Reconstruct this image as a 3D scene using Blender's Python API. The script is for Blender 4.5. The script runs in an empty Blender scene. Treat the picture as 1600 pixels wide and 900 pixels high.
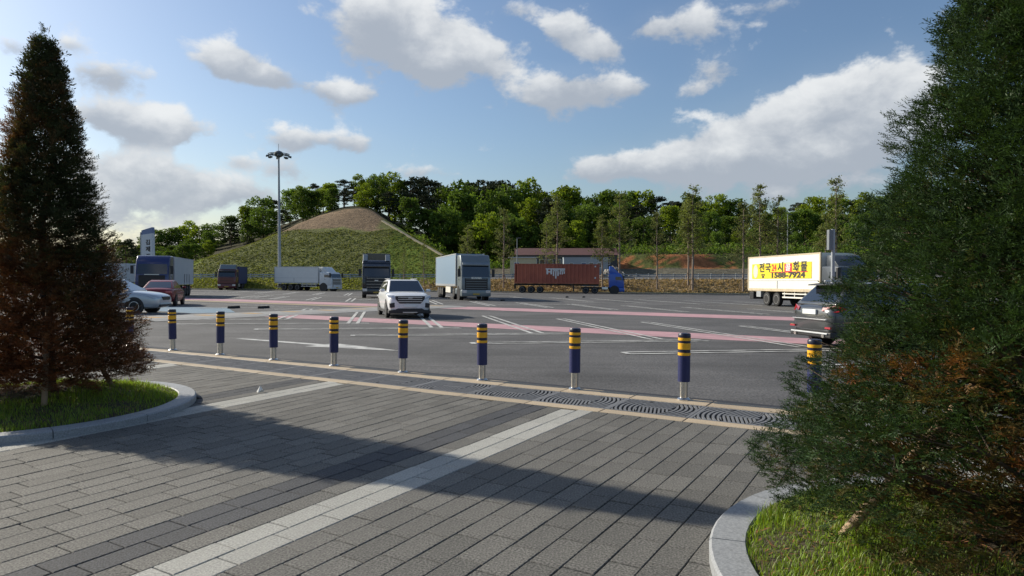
import bpy, bmesh, math, random
import numpy as np
from mathutils import Vector, Matrix
random.seed(7); rng = np.random.default_rng(7)
S = bpy.context.scene
R = math.radians

# ------------------------------------------------------------------ camera
FPX, CAMH, PITCH = 1067.0, 1.65, R(1.396)
cam_d = bpy.data.cameras.new("camera"); cam = bpy.data.objects.new("camera", cam_d)
S.collection.objects.link(cam); S.camera = cam
cam_d.sensor_width = 36; cam_d.lens = 36*FPX/1600
cam_d.clip_start = 0.05; cam_d.clip_end = 9000
cam.location = (0, 0, CAMH); cam.rotation_euler = (math.pi/2-PITCH, 0, 0)

# ------------------------------------------------------------------ light
S.view_settings.view_transform = 'Standard'; S.view_settings.look = 'None'
S.view_settings.gamma = 1; S.view_settings.exposure = 0.36
SUN_EL, SUN_AZ = R(28.5), R(-63.0)          # azimuth: clockwise from +Y
sun_dir = Vector((math.sin(SUN_AZ)*math.cos(SUN_EL), math.cos(SUN_AZ)*math.cos(SUN_EL), math.sin(SUN_EL)))
sl = bpy.data.lights.new("sun", 'SUN'); sl.energy = 4.9; sl.angle = R(0.55); sl.color = (1, .92, .77)
so = bpy.data.objects.new("sun", sl); S.collection.objects.link(so)
so.rotation_euler = sun_dir.to_track_quat('Z', 'Y').to_euler(); so.location = (-60, 40, 60)

def ray(px, py):
    x, y = (px-800)/FPX, (450-py)/FPX
    return Vector((x, math.cos(PITCH)+y*math.sin(PITCH), -math.sin(PITCH)+y*math.cos(PITCH)))
def azel(px, py):
    d = ray(px, py).normalized()
    return math.atan2(d.x, d.y), math.asin(d.z)

# ------------------------------------------------------------------ world
W = bpy.data.worlds.new("World"); S.world = W; W.use_nodes = True
nt = W.node_tree; nt.nodes.clear()
def N(t, **kw):
    n = nt.nodes.new(t)
    for k, v in kw.items(): setattr(n, k, v)
    return n
def mth(op, a, b=None, c=None, clamp=False):
    n = N('ShaderNodeMath', operation=op); n.use_clamp = clamp
    for i, v in enumerate((a, b, c)):
        if v is None: continue
        if isinstance(v, (int, float)): n.inputs[i].default_value = v
        else: nt.links.new(v, n.inputs[i])
    return n.outputs[0]
out = N('ShaderNodeOutputWorld'); bg = N('ShaderNodeBackground')
sky = N('ShaderNodeTexSky', sky_type='NISHITA'); sky.sun_disc = False
sky.sun_elevation = SUN_EL; sky.sun_rotation = SUN_AZ
sky.air_density = 1.15; sky.dust_density = 1.3; sky.ozone_density = 3.0
tc = N('ShaderNodeTexCoord'); sep = N('ShaderNodeSeparateXYZ')
nt.links.new(tc.outputs['Generated'], sep.inputs[0])
DX, DY, DZ = sep.outputs
az = mth('ARCTAN2', DX, DY); el = mth('ARCSINE', DZ)
# stretched noise in direction space
def noise(scale, detail, rough, zs, off=0.0, dist=0.0):
    mp = N('ShaderNodeMapping'); nt.links.new(tc.outputs['Generated'], mp.inputs[0])
    mp.inputs['Scale'].default_value = (1, 1, zs); mp.inputs['Location'].default_value = (off, off*.7, off*.3)
    n = N('ShaderNodeTexNoise'); nt.links.new(mp.outputs[0], n.inputs[0])
    n.inputs['Scale'].default_value = scale; n.inputs['Detail'].default_value = detail
    n.inputs['Roughness'].default_value = rough; n.inputs['Distortion'].default_value = dist
    return n.outputs[0]
fbm = noise(15, 9, .58, 1.5, 0, .15)
big = noise(3.0, 3, .5, 2.4, 3.1)
CLOUDS = [  # px, py, rx, ry, weight  (cumulus seen in the photograph, as directions)
 (640,55,85,50,1.2),(715,85,75,38,1.1),(590,25,60,40,1.0),(690,105,35,18,.6),
 (362,98,52,32,1.3),(430,122,45,18,1.1),(530,145,60,17,1.0),(170,118,72,23,1.1),(35,75,45,16,.75),(112,70,30,12,.6),
 (170,185,62,27,1.25),(250,197,72,27,1.25),(215,262,100,30,.9),(290,300,120,34,.85),(170,320,90,40,.7),(390,300,70,22,.6),(215,385,170,40,.55),
 (455,218,38,20,.9),(535,222,60,17,.9),(445,262,45,18,.7),(375,252,26,12,.55),
 (860,145,55,32,1.1),(930,140,55,30,1.0),(990,138,30,14,.7),(885,45,45,28,1.0),(940,75,38,22,.95),
 (1015,42,32,20,.8),(1085,35,48,27,.9),(1120,105,38,22,.8),(1085,140,30,14,.6),(1210,5,40,12,.6),
 (1400,140,70,50,1.2),(1310,175,90,55,1.2),(1220,215,90,55,1.2),(1130,240,90,50,1.2),(1030,262,100,28,1.0),(940,262,50,22,.9),
 (1290,245,90,24,.8),(1390,215,70,40,.9),(660,268,50,12,.6),(1330,288,60,18,.6),(1195,305,40,12,.5),(800,12,40,14,.55),(25,200,40,22,.6)]
tot = None; shd = None
for (cx, cy, rx, ry, wt) in CLOUDS:
    a0, e0 = azel(cx, cy); k = math.cos(a0)
    sx, sy = rx/FPX*k*k*.95, ry/FPX*k*1.03
    u = mth('MULTIPLY', mth('SUBTRACT', az, a0), 1/sx)
    v = mth('MULTIPLY', mth('SUBTRACT', el, e0), 1/sy)
    r2 = mth('ADD', mth('MULTIPLY', u, u), mth('MULTIPLY', v, v))
    g = mth('MULTIPLY', mth('EXPONENT', mth('MULTIPLY', r2, -0.95)), wt)
    gv = mth('MULTIPLY', g, v)
    tot = g if tot is None else mth('ADD', tot, g)
    shd = gv if shd is None else mth('ADD', shd, gv)
# same sort of cumulus all round the rest of the sky
gen = mth('MULTIPLY', mth('SUBTRACT', big, .50), 6.0)
offside = mth('SMOOTH_MAX', 0.0, 0.0)
absaz = mth('ABSOLUTE', az)
side = N('ShaderNodeMapRange'); side.interpolation_type = 'SMOOTHSTEP'
nt.links.new(absaz, side.inputs['Value'])
side.inputs['From Min'].default_value = R(38); side.inputs['From Max'].default_value = R(50)
high = N('ShaderNodeMapRange'); high.interpolation_type = 'SMOOTHSTEP'
nt.links.new(el, high.inputs['Value'])
high.inputs['From Min'].default_value = R(24); high.inputs['From Max'].default_value = R(30)
outside = mth('MAXIMUM', side.outputs[0], high.outputs[0])
gen = mth('MULTIPLY', mth('MAXIMUM', gen, 0.0), outside)
tot2 = mth('ADD', tot, gen)
dens = mth('ADD', tot2, mth('MULTIPLY', mth('SUBTRACT', fbm, .5), 2.6))
mr = N('ShaderNodeMapRange'); mr.interpolation_type = 'SMOOTHSTEP'
nt.links.new(dens, mr.inputs['Value']); mr.inputs['From Min'].default_value = .30; mr.inputs['From Max'].default_value = .85
wisp = mth('MULTIPLY', mth('MULTIPLY', tot2, .30, clamp=True), .35)
alpha = mth('MAXIMUM', mr.outputs[0], wisp)
up = N('ShaderNodeMapRange'); nt.links.new(el, up.inputs['Value']); up.inputs['From Min'].default_value = -.01; up.inputs['From Max'].default_value = .03
alpha = mth('MULTIPLY', mth('MULTIPLY', alpha, up.outputs[0]), .93)
rel = mth('DIVIDE', shd, mth('ADD', tot, .15))           # -1 underside .. +1 top
rel = mth('ADD', rel, mth('MULTIPLY', mth('SUBTRACT', fbm, .5), 2.4))
lit = N('ShaderNodeMapRange'); lit.interpolation_type = 'SMOOTHSTEP'
nt.links.new(rel, lit.inputs['Value']); lit.inputs['From Min'].default_value = -.5; lit.inputs['From Max'].default_value = 1.05
ccol = N('ShaderNodeMix', data_type='RGBA')
nt.links.new(lit.outputs[0], ccol.inputs['Factor'])
ccol.inputs['A'].default_value = (3.7, 4.1, 4.7, 1); ccol.inputs['B'].default_value = (7.6, 7.75, 7.8, 1)
mix = N('ShaderNodeMix', data_type='RGBA')
nt.links.new(alpha, mix.inputs['Factor']); tn = N('ShaderNodeVectorMath', operation='MULTIPLY'); nt.links.new(sky.outputs[0], tn.inputs[0]); tn.inputs[1].default_value = (.95, .99, 1.05); nt.links.new(tn.outputs[0], mix.inputs['A']); nt.links.new(ccol.outputs['Result'], mix.inputs['B'])
nt.links.new(mix.outputs['Result'], bg.inputs['Color']); bg.inputs['Strength'].default_value = 0.088
nt.links.new(bg.outputs[0], out.inputs['Surface'])

# ------------------------------------------------------------------ place frame: u along the kerb, w across the car park
UX, WX = Vector((.8602, -.51)), Vector((.51, .8602))
KW, DROP, SLOPE, EDGE_Y = 8.74, .06, .0185, 104.0
def UW(u, w): return UX.x*u+WX.x*w, UX.y*u+WX.y*w
def wof(x, y): return WX.x*x+WX.y*y
def uof(x, y): return UX.x*x+UX.y*y
def lotz(x, y): return -DROP-SLOPE*(wof(x, y)-KW)
LOTN = Vector((SLOPE*WX.x, SLOPE*WX.y, 1)).normalized()
def plaza_at(px, py, z=0):
    d = ray(px, py); t = (z-CAMH)/d.z; return Vector((t*d.x, t*d.y, z))
def lot_at(px, py):
    d = ray(px, py); wd = WX.x*d.x+WX.y*d.y
    t = (CAMH+DROP-SLOPE*KW)/(-d.z-SLOPE*wd); return Vector((t*d.x, t*d.y, CAMH+t*d.z))
def at_y(px, py, Y):
    d = ray(px, py); t = Y/d.y; return Vector((t*d.x, Y, CAMH+t*d.z))

# ------------------------------------------------------------------ materials
MATS = {}
def pm(name, col, rough=.5, metal=0, var=.12, scale=6, bump=0, bscale=None, spec=.5, coat=0, rnd=0, isl=0, attr=None, col2=None, detail=5, transl=0, speck=0, spsc=70):
    if name in MATS: return MATS[name]
    m = bpy.data.materials.new(name); m.use_nodes = True; t = m.node_tree; L = t.links.new
    b = t.nodes['Principled BSDF']
    b.inputs['Roughness'].default_value = rough; b.inputs['Metallic'].default_value = metal
    b.inputs['Specular IOR Level'].default_value = spec; b.inputs['Coat Weight'].default_value = coat
    b.inputs['Coat Roughness'].default_value = .05
    def nn(ty, **kw):
        n = t.nodes.new(ty)
        for k, v in kw.items(): setattr(n, k, v)
        return n
    c = nn('ShaderNodeRGB'); c.outputs[0].default_value = (*col, 1); cur = c.outputs[0]
    tcn = nn('ShaderNodeTexCoord')
    if col2 is not None:
        c2 = nn('ShaderNodeRGB'); c2.outputs[0].default_value = (*col2, 1)
        mx = nn('ShaderNodeMix', data_type='RGBA')
        if attr:
            a = nn('ShaderNodeAttribute', attribute_name=attr); L(a.outputs['Fac'], mx.inputs['Factor'])
        else:
            nz = nn('ShaderNodeTexNoise'); L(tcn.outputs['Object'], nz.inputs[0]); nz.inputs['Scale'].default_value = scale*.23; nz.inputs['Detail'].default_value = 6
            rp = nn('ShaderNodeMapRange'); rp.interpolation_type = 'SMOOTHSTEP'; L(nz.outputs[0], rp.inputs[0]); rp.inputs[1].default_value = .42; rp.inputs[2].default_value = .6
            L(rp.outputs[0], mx.inputs['Factor'])
        L(cur, mx.inputs['A']); L(c2.outputs[0], mx.inputs['B']); cur = mx.outputs['Result']
    fac = None
    def mm(op, x, y):
        n = nn('ShaderNodeMath', operation=op)
        for i, v in enumerate((x, y)):
            if isinstance(v, (int, float)): n.inputs[i].default_value = v
            else: L(v, n.inputs[i])
        return n.outputs[0]
    if var:
        nz = nn('ShaderNodeTexNoise'); L(tcn.outputs['Object'], nz.inputs[0]); nz.inputs['Scale'].default_value = scale; nz.inputs['Detail'].default_value = detail; nz.inputs['Roughness'].default_value = .65
        fac = mm('ADD', mm('MULTIPLY', mm('SUBTRACT', nz.outputs[0], .5), var*3), 1.0)
    if speck:
        nz = nn('ShaderNodeTexNoise'); L(tcn.outputs['Object'], nz.inputs[0]); nz.inputs['Scale'].default_value = spsc; nz.inputs['Detail'].default_value = 4
        f = mm('ADD', mm('MULTIPLY', mm('SUBTRACT', nz.outputs[0], .5), speck*4), 1.0); fac = f if fac is None else mm('MULTIPLY', fac, f)
    if rnd:
        oi = nn('ShaderNodeObjectInfo'); f = mm('ADD', mm('MULTIPLY', mm('SUBTRACT', oi.outputs['Random'], .5), rnd*2), 1.0); fac = f if fac is None else mm('MULTIPLY', fac, f)
    if isl:
        gi = nn('ShaderNodeNewGeometry'); f = mm('ADD', mm('MULTIPLY', mm('SUBTRACT', gi.outputs['Random Per Island'], .5), isl*2), 1.0); fac = f if fac is None else mm('MULTIPLY', fac, f)
    if fac is not None:
        vm = nn('ShaderNodeVectorMath', operation='SCALE'); L(cur, vm.inputs[0]); L(fac, vm.inputs['Scale']); cur = vm.outputs[0]
    L(cur, b.inputs['Base Color'])
    if bump:
        nz = nn('ShaderNodeTexNoise'); L(tcn.outputs['Object'], nz.inputs[0]); nz.inputs['Scale'].default_value = bscale or scale*4; nz.inputs['Detail'].default_value = 6
        bp = nn('ShaderNodeBump'); bp.inputs['Strength'].default_value = bump; bp.inputs['Distance'].default_value = .02; L(nz.outputs[0], bp.inputs['Height']); L(bp.outputs[0], b.inputs['Normal'])
    if transl:
        tr = nn('ShaderNodeBsdfTranslucent'); ms = nn('ShaderNodeMixShader'); ms.inputs[0].default_value = transl
        vm = nn('ShaderNodeVectorMath', operation='MULTIPLY'); L(cur, vm.inputs[0]); vm.inputs[1].default_value = (1.5, 1.5, .7); L(vm.outputs[0], tr.inputs[0])
        L(b.outputs[0], ms.inputs[1]); L(tr.outputs[0], ms.inputs[2]); L(ms.outputs[0], t.nodes['Material Output'].inputs[0])
    MATS[name] = m; return m

M_pave = pm('grey_paver', (.120,.115,.103), .8, var=.16, scale=2.2, bump=.5, bscale=110, rnd=.17, isl=.17, speck=.9)
M_dark = pm('dark_paver', (.046,.048,.054), .8, var=.14, scale=2.2, bump=.5, bscale=110, rnd=.15, isl=.15, speck=1.0)
M_white = pm('pale_paver', (.34,.335,.305), .75, var=.10, scale=2.2, bump=.4, bscale=110, rnd=.09, isl=.09, speck=.45)
M_sand = pm('joint_sand', (.048,.045,.038), .95, var=.2, scale=4)
M_granite = pm('granite', (.27,.28,.29), .6, var=.06, scale=5, bump=.1, bscale=120, rnd=.06, speck=.3)
M_tan = pm('tan_granite', (.40,.32,.22), .7, var=.1, scale=5, rnd=.08, speck=.25)
M_grate = pm('grate_stone', (.145,.15,.16), .7, var=.1, scale=4, rnd=.06, speck=.2)
M_slot = pm('slot_dark', (.03,.032,.036), .8, var=.1)
M_asph = pm('asphalt', (.086,.084,.085), .85, var=.17, scale=1.1, bump=.6, bscale=30, speck=.65, spsc=30, col2=(.058,.057,.058), detail=9)
M_mwhite = pm('road_paint_white', (.50,.50,.48), .7, var=.22, scale=14, col2=(.30,.30,.29))
M_mpink = pm('road_paint_pink', (.44,.25,.275), .8, var=.18, scale=5, col2=(.37,.22,.24))
M_myel = pm('road_paint_yellow', (.42,.26,.10), .7, var=.15, scale=4)
M_mblue = pm('road_paint_blue', (.13,.205,.27), .75, var=.12, scale=3)
M_mbeige = pm('road_paint_beige', (.30,.24,.15), .8, var=.15, scale=3)
M_soil = pm('mulch_soil', (.050,.038,.022), .95, var=.3, scale=14, bump=.8, bscale=60, col2=(.06,.06,.022))
M_blade = pm('grass_blade', (.17,.265,.020), .55, var=.15, scale=2, isl=.45, transl=.35, attr='tint', col2=(.20,.15,.07))
M_needle = pm('yew_needle', (.034,.064,.021), .5, var=.28, scale=3.0, isl=.5, attr='tint', col2=(.21,.085,.030), transl=.22, spec=.22)
M_needle2 = pm('dry_yew_needle', (.040,.052,.022), .6, var=.15, scale=2.5, isl=.40, attr='tint', col2=(.20,.070,.028), transl=.2, spec=.3)
M_bark = pm('bark', (.11,.075,.05), .9, var=.3, scale=18, bump=.8, bscale=40)
M_stake = pm('stake_wood', (.30,.21,.13), .8, var=.25, scale=12, bump=.3)
M_navy = pm('navy_plastic', (.014,.019,.095), .45, var=.14, scale=9, rnd=.12)
M_ncap = pm('dark_navy_plastic', (.010,.012,.035), .4, var=.06, scale=9)
M_yel = pm('reflective_yellow', (.85,.42,.012), .45, var=.10, scale=14, rnd=.07)
M_steel = pm('stainless_steel', (.62,.61,.58), .25, 1, var=.06, scale=20)
M_dull = pm('galvanised', (.42,.44,.46), .45, .6, var=.1, scale=8)
M_grey = pm('pole_grey', (.30,.33,.36), .5, .2, var=.06, scale=4)
M_black = pm('black_rubber', (.012,.012,.013), .75, var=.1, scale=8)
M_trim = pm('black_plastic', (.018,.018,.02), .5, var=.1, scale=8)
M_glass = pm('dark_glass', (.014,.018,.024), .05, var=0, spec=.9, coat=.6)
M_lamp = pm('lamp_glass', (.55,.57,.6), .12, .3, var=0, coat=1)
M_red = pm('tail_lamp', (.35,.015,.03), .15, var=0, coat=1)
M_alloy = pm('alloy', (.55,.56,.58), .3, .9, var=.05)
M_plate = pm('plate_white', (.72,.74,.72), .5, var=.05)
M_plateg = pm('plate_yellow', (.45,.30,.04), .5, var=.05)

def streaks(m):
    t = m.node_tree; b = t.nodes['Principled BSDF']; src = b.inputs['Base Color'].links[0].from_socket
    c = t.nodes.new('ShaderNodeTexCoord'); mp = t.nodes.new('ShaderNodeMapping'); mp.inputs['Rotation'].default_value = (0, 0, R(30.7)); mp.inputs['Scale'].default_value = (.035, .9, 1)
    n = t.nodes.new('ShaderNodeTexNoise'); n.inputs['Scale'].default_value = 1.6; n.inputs['Detail'].default_value = 5; mr = t.nodes.new('ShaderNodeMapRange')
    mr.inputs[1].default_value = .3; mr.inputs[2].default_value = .7; mr.inputs[3].default_value = .78; mr.inputs[4].default_value = 1.2
    v = t.nodes.new('ShaderNodeVectorMath'); v.operation = 'SCALE'; L = t.links.new
    L(c.outputs['Object'], mp.inputs[0]); L(mp.outputs[0], n.inputs[0]); L(n.outputs[0], mr.inputs[0]); L(src, v.inputs[0]); L(mr.outputs[0], v.inputs['Scale']); L(v.outputs[0], b.inputs['Base Color'])
streaks(M_asph)
# ------------------------------------------------------------------ object helpers
COL = S.collection
def link(o, parent=None):
    COL.objects.link(o)
    if parent is not None: o.parent = parent
    return o
def tag(o, label=None, cat=None, group=None, kind=None):
    if label: o['label'] = label
    if cat: o['category'] = cat
    if group: o['group'] = group
    if kind: o['kind'] = kind
    return o
def empty(name, loc=(0, 0, 0), rz=0):
    o = bpy.data.objects.new(name, None); COL.objects.link(o); o.location = loc; o.rotation_euler = (0, 0, rz); o.empty_display_size = .2
    return o
def children(o): return [c for c in KIDS.get(o.name, [])]
KIDS = {}
def reg(o, parent):
    if parent is not None: KIDS.setdefault(parent.name, []).append(o)
def copy_tree(o, parent=None):
    c = o.copy(); COL.objects.link(c)
    if parent is not None: c.parent = parent
    reg(c, parent)
    for ch in children(o): copy_tree(ch, c)
    return c
class MB:
    def __init__(s): s.v = []; s.f = []; s.m = []; s.mi = 0
    def add(s, vs, fs, mi=None):
        b = len(s.v); s.v += [tuple(v) for v in vs]
        for f in fs: s.f.append(tuple(b+i for i in f)); s.m.append(s.mi if mi is None else mi)
        return s
    def box(s, x0, x1, y0, y1, z0, z1, mi=None, mat=None):
        vs = [Vector(p) for p in ((x0,y0,z0),(x1,y0,z0),(x1,y1,z0),(x0,y1,z0),(x0,y0,z1),(x1,y0,z1),(x1,y1,z1),(x0,y1,z1))]
        if mat is not None: vs = [mat @ v for v in vs]
        return s.add(vs, [(0,3,2,1),(4,5,6,7),(0,1,5,4),(1,2,6,5),(2,3,7,6),(3,0,4,7)], mi)
    def prism(s, prof, y0, y1, mi=None, axis='y'):
        n = len(prof)
        if axis == 'y': P = lambda a, b, t: (a, t, b)
        elif axis == 'x': P = lambda a, b, t: (t, a, b)
        else: P = lambda a, b, t: (a, b, t)
        vs = [P(a, b, y0) for a, b in prof]+[P(a, b, y1) for a, b in prof]
        fs = [tuple(range(n))[::-1], tuple(range(n, 2*n))]+[(i, (i+1) % n, n+(i+1) % n, n+i) for i in range(n)]
        return s.add(vs, fs, mi)
    def tube(s, p0, p1, r0, r1=None, n=10, mi=None, cap=True):
        p0, p1 = Vector(p0), Vector(p1); r1 = r0 if r1 is None else r1
        d = (p1-p0).normalized(); a = d.orthogonal().normalized(); b = d.cross(a)
        vs = []
        for p, r in ((p0, r0), (p1, r1)):
            for i in range(n):
                t = 2*math.pi*i/n; vs.append(p+a*(r*math.cos(t))+b*(r*math.sin(t)))
        fs = [(i, (i+1) % n, n+(i+1) % n, n+i) for i in range(n)]
        if cap: fs += [tuple(range(n))[::-1], tuple(range(n, 2*n))]
        return s.add(vs, fs, mi)
    def path(s, pts, radii, n=7, mi=None):
        pts = [Vector(p) for p in pts]; rings = []; vs = []
        for k, p in enumerate(pts):
            d = (pts[min(k+1, len(pts)-1)]-pts[max(k-1, 0)]).normalized(); a = d.cross(Vector((.13, .97, .2))).normalized(); b = d.cross(a)
            for i in range(n):
                t = 2*math.pi*i/n; vs.append(p+a*(radii[k]*math.cos(t))+b*(radii[k]*math.sin(t)))
        fs = [(k*n+i, k*n+(i+1) % n, (k+1)*n+(i+1) % n, (k+1)*n+i) for k in range(len(pts)-1) for i in range(n)]
        fs += [tuple(range(n))[::-1], tuple(range(len(vs)-n, len(vs)))]
        return s.add(vs, fs, mi)
    def lathe(s, prof, n=20, c=(0, 0, 0), axis='z', mi=None):
        vs = []
        for r, h in prof:
            for i in range(n):
                t = 2*math.pi*i/n; x, y = r*math.cos(t), r*math.sin(t)
                v = (x, y, h) if axis == 'z' else ((x, h, y) if axis == 'y' else (h, x, y))
                vs.append((v[0]+c[0], v[1]+c[1], v[2]+c[2]))
        k = len(prof)
        fs = [(j*n+i, j*n+(i+1) % n, (j+1)*n+(i+1) % n, (j+1)*n+i) for j in range(k-1) for i in range(n)]
        fs += [tuple(range(n))[::-1], tuple(range((k-1)*n, k*n))]
        return s.add(vs, fs, mi)
    def mesh(s, name, mats, bevel=0, seg=2, smooth=None, subsurf=0):
        me = bpy.data.meshes.new(name); me.from_pydata(s.v, [], s.f)
        for m in (mats if isinstance(mats, (list, tuple)) else [mats]): me.materials.append(m)
        me.polygons.foreach_set('material_index', s.m)
        bm = bmesh.new(); bm.from_mesh(me)
        bmesh.ops.recalc_face_normals(bm, faces=bm.faces)
        if bevel:
            es = [e for e in bm.edges if len(e.link_faces) == 2 and e.calc_face_angle(0) > R(28)]
            bmesh.ops.bevel(bm, geom=es, offset=bevel, segments=seg, affect='EDGES', profile=.5, clamp_overlap=True)
        bm.to_mesh(me); bm.free()
        if smooth:
            me.polygons.foreach_set('use_smooth', [True]*len(me.polygons)); me.set_sharp_from_angle(angle=R(smooth))
        me.update(); return me
    def build(s, name, mats, parent=None, bevel=0, seg=2, smooth=None, subsurf=0):
        o = bpy.data.objects.new(name, s.mesh(name, mats, bevel, seg, smooth)); link(o, parent); reg(o, parent)
        if subsurf:
            md = o.modifiers.new('sub', 'SUBSURF'); md.levels = subsurf; md.render_levels = subsurf
        return o
def obj(name, me, parent=None):
    o = bpy.data.objects.new(name, me); link(o, parent); reg(o, parent); return o
def np_mesh(name, V, Fq, mat, tint=None):
    """V (n,3) float, Fq (m,k) int -> mesh with optional point attribute"""
    me = bpy.data.meshes.new(name); V = np.asarray(V, np.float32); Fq = np.asarray(Fq, np.int32); k = Fq.shape[1]
    me.vertices.add(len(V)); me.vertices.foreach_set('co', V.ravel())
    me.loops.add(Fq.size); me.loops.foreach_set('vertex_index', Fq.ravel())
    me.polygons.add(len(Fq)); me.polygons.foreach_set('loop_start', np.arange(0, Fq.size, k, dtype=np.int32))
    if tint is not None:
        a = me.attributes.new('tint', 'FLOAT', 'POINT'); a.data.foreach_set('value', np.asarray(tint, np.float32))
    me.materials.append(mat); me.update(calc_edges=True); me.validate(); return me
def text(name, s, size, mat, parent, loc, rot, extrude=.004, fat=0.0, sx=1.0, align='CENTER'):
    cu = bpy.data.curves.new(name, 'FONT'); cu.body = s; cu.size = size; cu.extrude = extrude; cu.offset = fat; cu.resolution_u = 2
    cu.align_x = align; cu.align_y = 'CENTER'
    tmp = bpy.data.objects.new(name, cu); COL.objects.link(tmp)
    dg = bpy.context.evaluated_depsgraph_get(); dg.update()
    me = bpy.data.meshes.new_from_object(tmp.evaluated_get(dg)); me.name = name
    bpy.data.objects.remove(tmp); me.materials.clear(); me.materials.append(mat)
    o = bpy.data.objects.new(name, me); link(o, parent); reg(o, parent); o.location = loc; o.rotation_euler = rot; o.scale = (sx, 1, 1)
    return o
def place(o, x, y, z, heading, tilt=True):
    """x axis of o along heading (radians, clockwise from +Y); z axis on the car park normal"""
    h = Vector((math.sin(heading), math.cos(heading), 0)); n = LOTN if tilt else Vector((0, 0, 1))
    xx = (h-n*h.dot(n)).normalized(); yy = n.cross(xx)
    m = Matrix((xx, yy, n)).transposed().to_4x4(); m.translation = (x, y, z); o.matrix_world = m
    o.location = (x, y, z); o.rotation_euler = m.to_euler()

# ------------------------------------------------------------------ terrain
OPX = [200,285,300,340,380,410,440,458,475,500,520,535,550,565,578,590,600,612,625,650,672,692,720,745]
OPY = [424,424,408,396,384,372,360,351,343,334,328.5,325.5,323.5,323.5,326,331,337,345,353,369,382,394,411,424]
OA, OS = [(v-800)/FPX for v in OPX], [(424-v)/FPX for v in OPY]
RX = [-400,-130,-92,-80,-73,-69,-59,-50.6,-44,-39,-34,-31,-28,-22,-15.5,-8,0,20,60,400]
RZ = [1,1.2,1.2,1.3,1.4,2.2,7.1,10.6,13.2,14.9,16.0,15.3,12.9,9.6,6.4,3.2,2.2,2.0,2.0,2.0]
def sst(a, b, t):
    t = np.clip((t-a)/(b-a), 0, 1); return t*t*(3-2*t)
def hgt(X, Y):
    X = np.asarray(X, float); Y = np.asarray(Y, float)
    wv = WX.x*X+WX.y*Y
    lot = -DROP-SLOPE*(np.maximum(wv, KW)-KW)-.3
    e = -DROP-SLOPE*(WX.x*X+WX.y*EDGE_Y-KW); e = np.maximum(e, -2.6)+.08
    v = e+(.35-e)*sst(EDGE_Y, 109.5, Y)
    road = .35+.6*sst(110.5, 126, Y)
    rdg = np.interp(X, RX, RZ)
    s = np.clip((Y-113)/37, 0, 1)
    sl_ = np.interp(X/np.maximum(Y, 60), OA, OS, 0, 0); hillf = np.clip(sl_/.018, 0, 1)*sst(111, 114, Y)
    face = .35+.43*(Y-113); crest = 1.65+sl_*49.89/(.43-sl_); dz_ = face-crest
    z_h = np.where(dz_ > 0, crest, face)-.45*np.exp(-(dz_/2.0)**2)
    z_r = road+1.2*sst(126, 133, Y)
    bank = 2.9*sst(133, 138.5, Y+1.5*np.sin(X*.25))*sst(12, 22, X)
    z_r = z_r+bank+.10*np.maximum(Y-139, 0)*sst(-12, 5, X)
    z = z_r*(1-hillf)+z_h*hillf
    z = np.where(Y > 150, z+np.where(X < -5, .10*np.minimum(Y-150, 60), 0), z)
    z = np.where(Y > 150, np.maximum(z, 0), z)
    bump = .10*np.sin(X*.5+Y*.3)*np.sin(Y*.4)+.05*np.sin(X*2.1-Y*1.3)
    z = z+bump*sst(111, 120, Y)*hillf
    z = np.where(Y < 109.5, v, z)
    z = np.where(Y < EDGE_Y, lot, z)
    far = sst(230, 420, np.maximum(np.abs(X), Y))
    z = z*(1-far)-3.0*far
    return np.where((Y < EDGE_Y) & (np.abs(X) > 170), np.minimum(z, -3), z)
xs = np.concatenate([[-6000,-2500,-1000,-500,-300,-220,-170], np.arange(-140, 140.1, 1.25), [170,220,300,500,1000,2500,6000]])
ys = np.concatenate([[-3000,-800,-200,-80,-30], np.arange(-10, 100, 8), [103.9], np.arange(104, 142, .7), np.arange(142, 220, 1.5), [230,260,300,360,430,600,1000,2500,7000]])
GX, GY = np.meshgrid(xs, ys); GZ = hgt(GX, GY)
V = np.stack([GX.ravel(), GY.ravel(), GZ.ravel()], 1); nx, ny = len(xs), len(ys)
ii, jj = np.meshgrid(np.arange(nx-1), np.arange(ny-1)); b0 = (jj*nx+ii).ravel()
Fq = np.stack([b0, b0+1, b0+1+nx, b0+nx], 1)
# ground cover by place: verge, hill grass, bare top, red bank, far ground (albedo only)
gx, gy, gz = V.T
nzv = np.sin(gx*.31+1.3*np.sin(gy*.23))*.5+np.sin(gx*.83-gy*.47)*.3+rng.normal(0, .25, len(gx))
C = np.zeros((len(V), 4), np.float32); C[:] = (.055, .075, .022, 1)                    # grassy
left = gx < -14
verge = (gy >= EDGE_Y) & (gy < 111)
C[verge & ~left] = (.31, .225, .12, 1); C[verge & left] = (.135, .135, .028, 1)
C[verge & ~left & (gy < 105.4)] = (.115, .105, .04, 1)
hill = (gy > 112) & (gx > -75) & (gx < -6)
C[hill] = (.135, .145, .050, 1)
C[hill & ((gx < -56+nzv) | (gx > -23+nzv))] = (.125, .175, .030, 1)
C[hill, :3] *= (1+.14*np.sin(gz*2.6+.4*nzv))[hill, None]
soil = hill & (gz > 10.2+.45*nzv-.06*np.abs(gx+38)) & (gx > -53) & (gx < -26.2+.6*nzv)
C[soil] = (.21, .150, .095, 1)
gr = (gx > -14) & (gy > 126) & (gy < 134.5); C[gr] = (.13, .12, .09, 1)
bk = (gx > 14) & (gx < 44+3*nzv) & (gy > 132.5) & (gy < 139.5); C[bk] = (.34, .14, .06, 1); C[bk & (nzv > .2)] = (.085, .095, .03, 1)
rd = (gy > 112) & (gy < 124.5) & ~hill; C[rd] = (.15, .15, .155, 1)
frst = (gy > 140) & ((gx > -14) | (gx < -60) | (gy > 152)); C[frst] = (.045, .042, .02, 1)
C[:, :3] *= (1+.18*nzv)[:, None]
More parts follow.
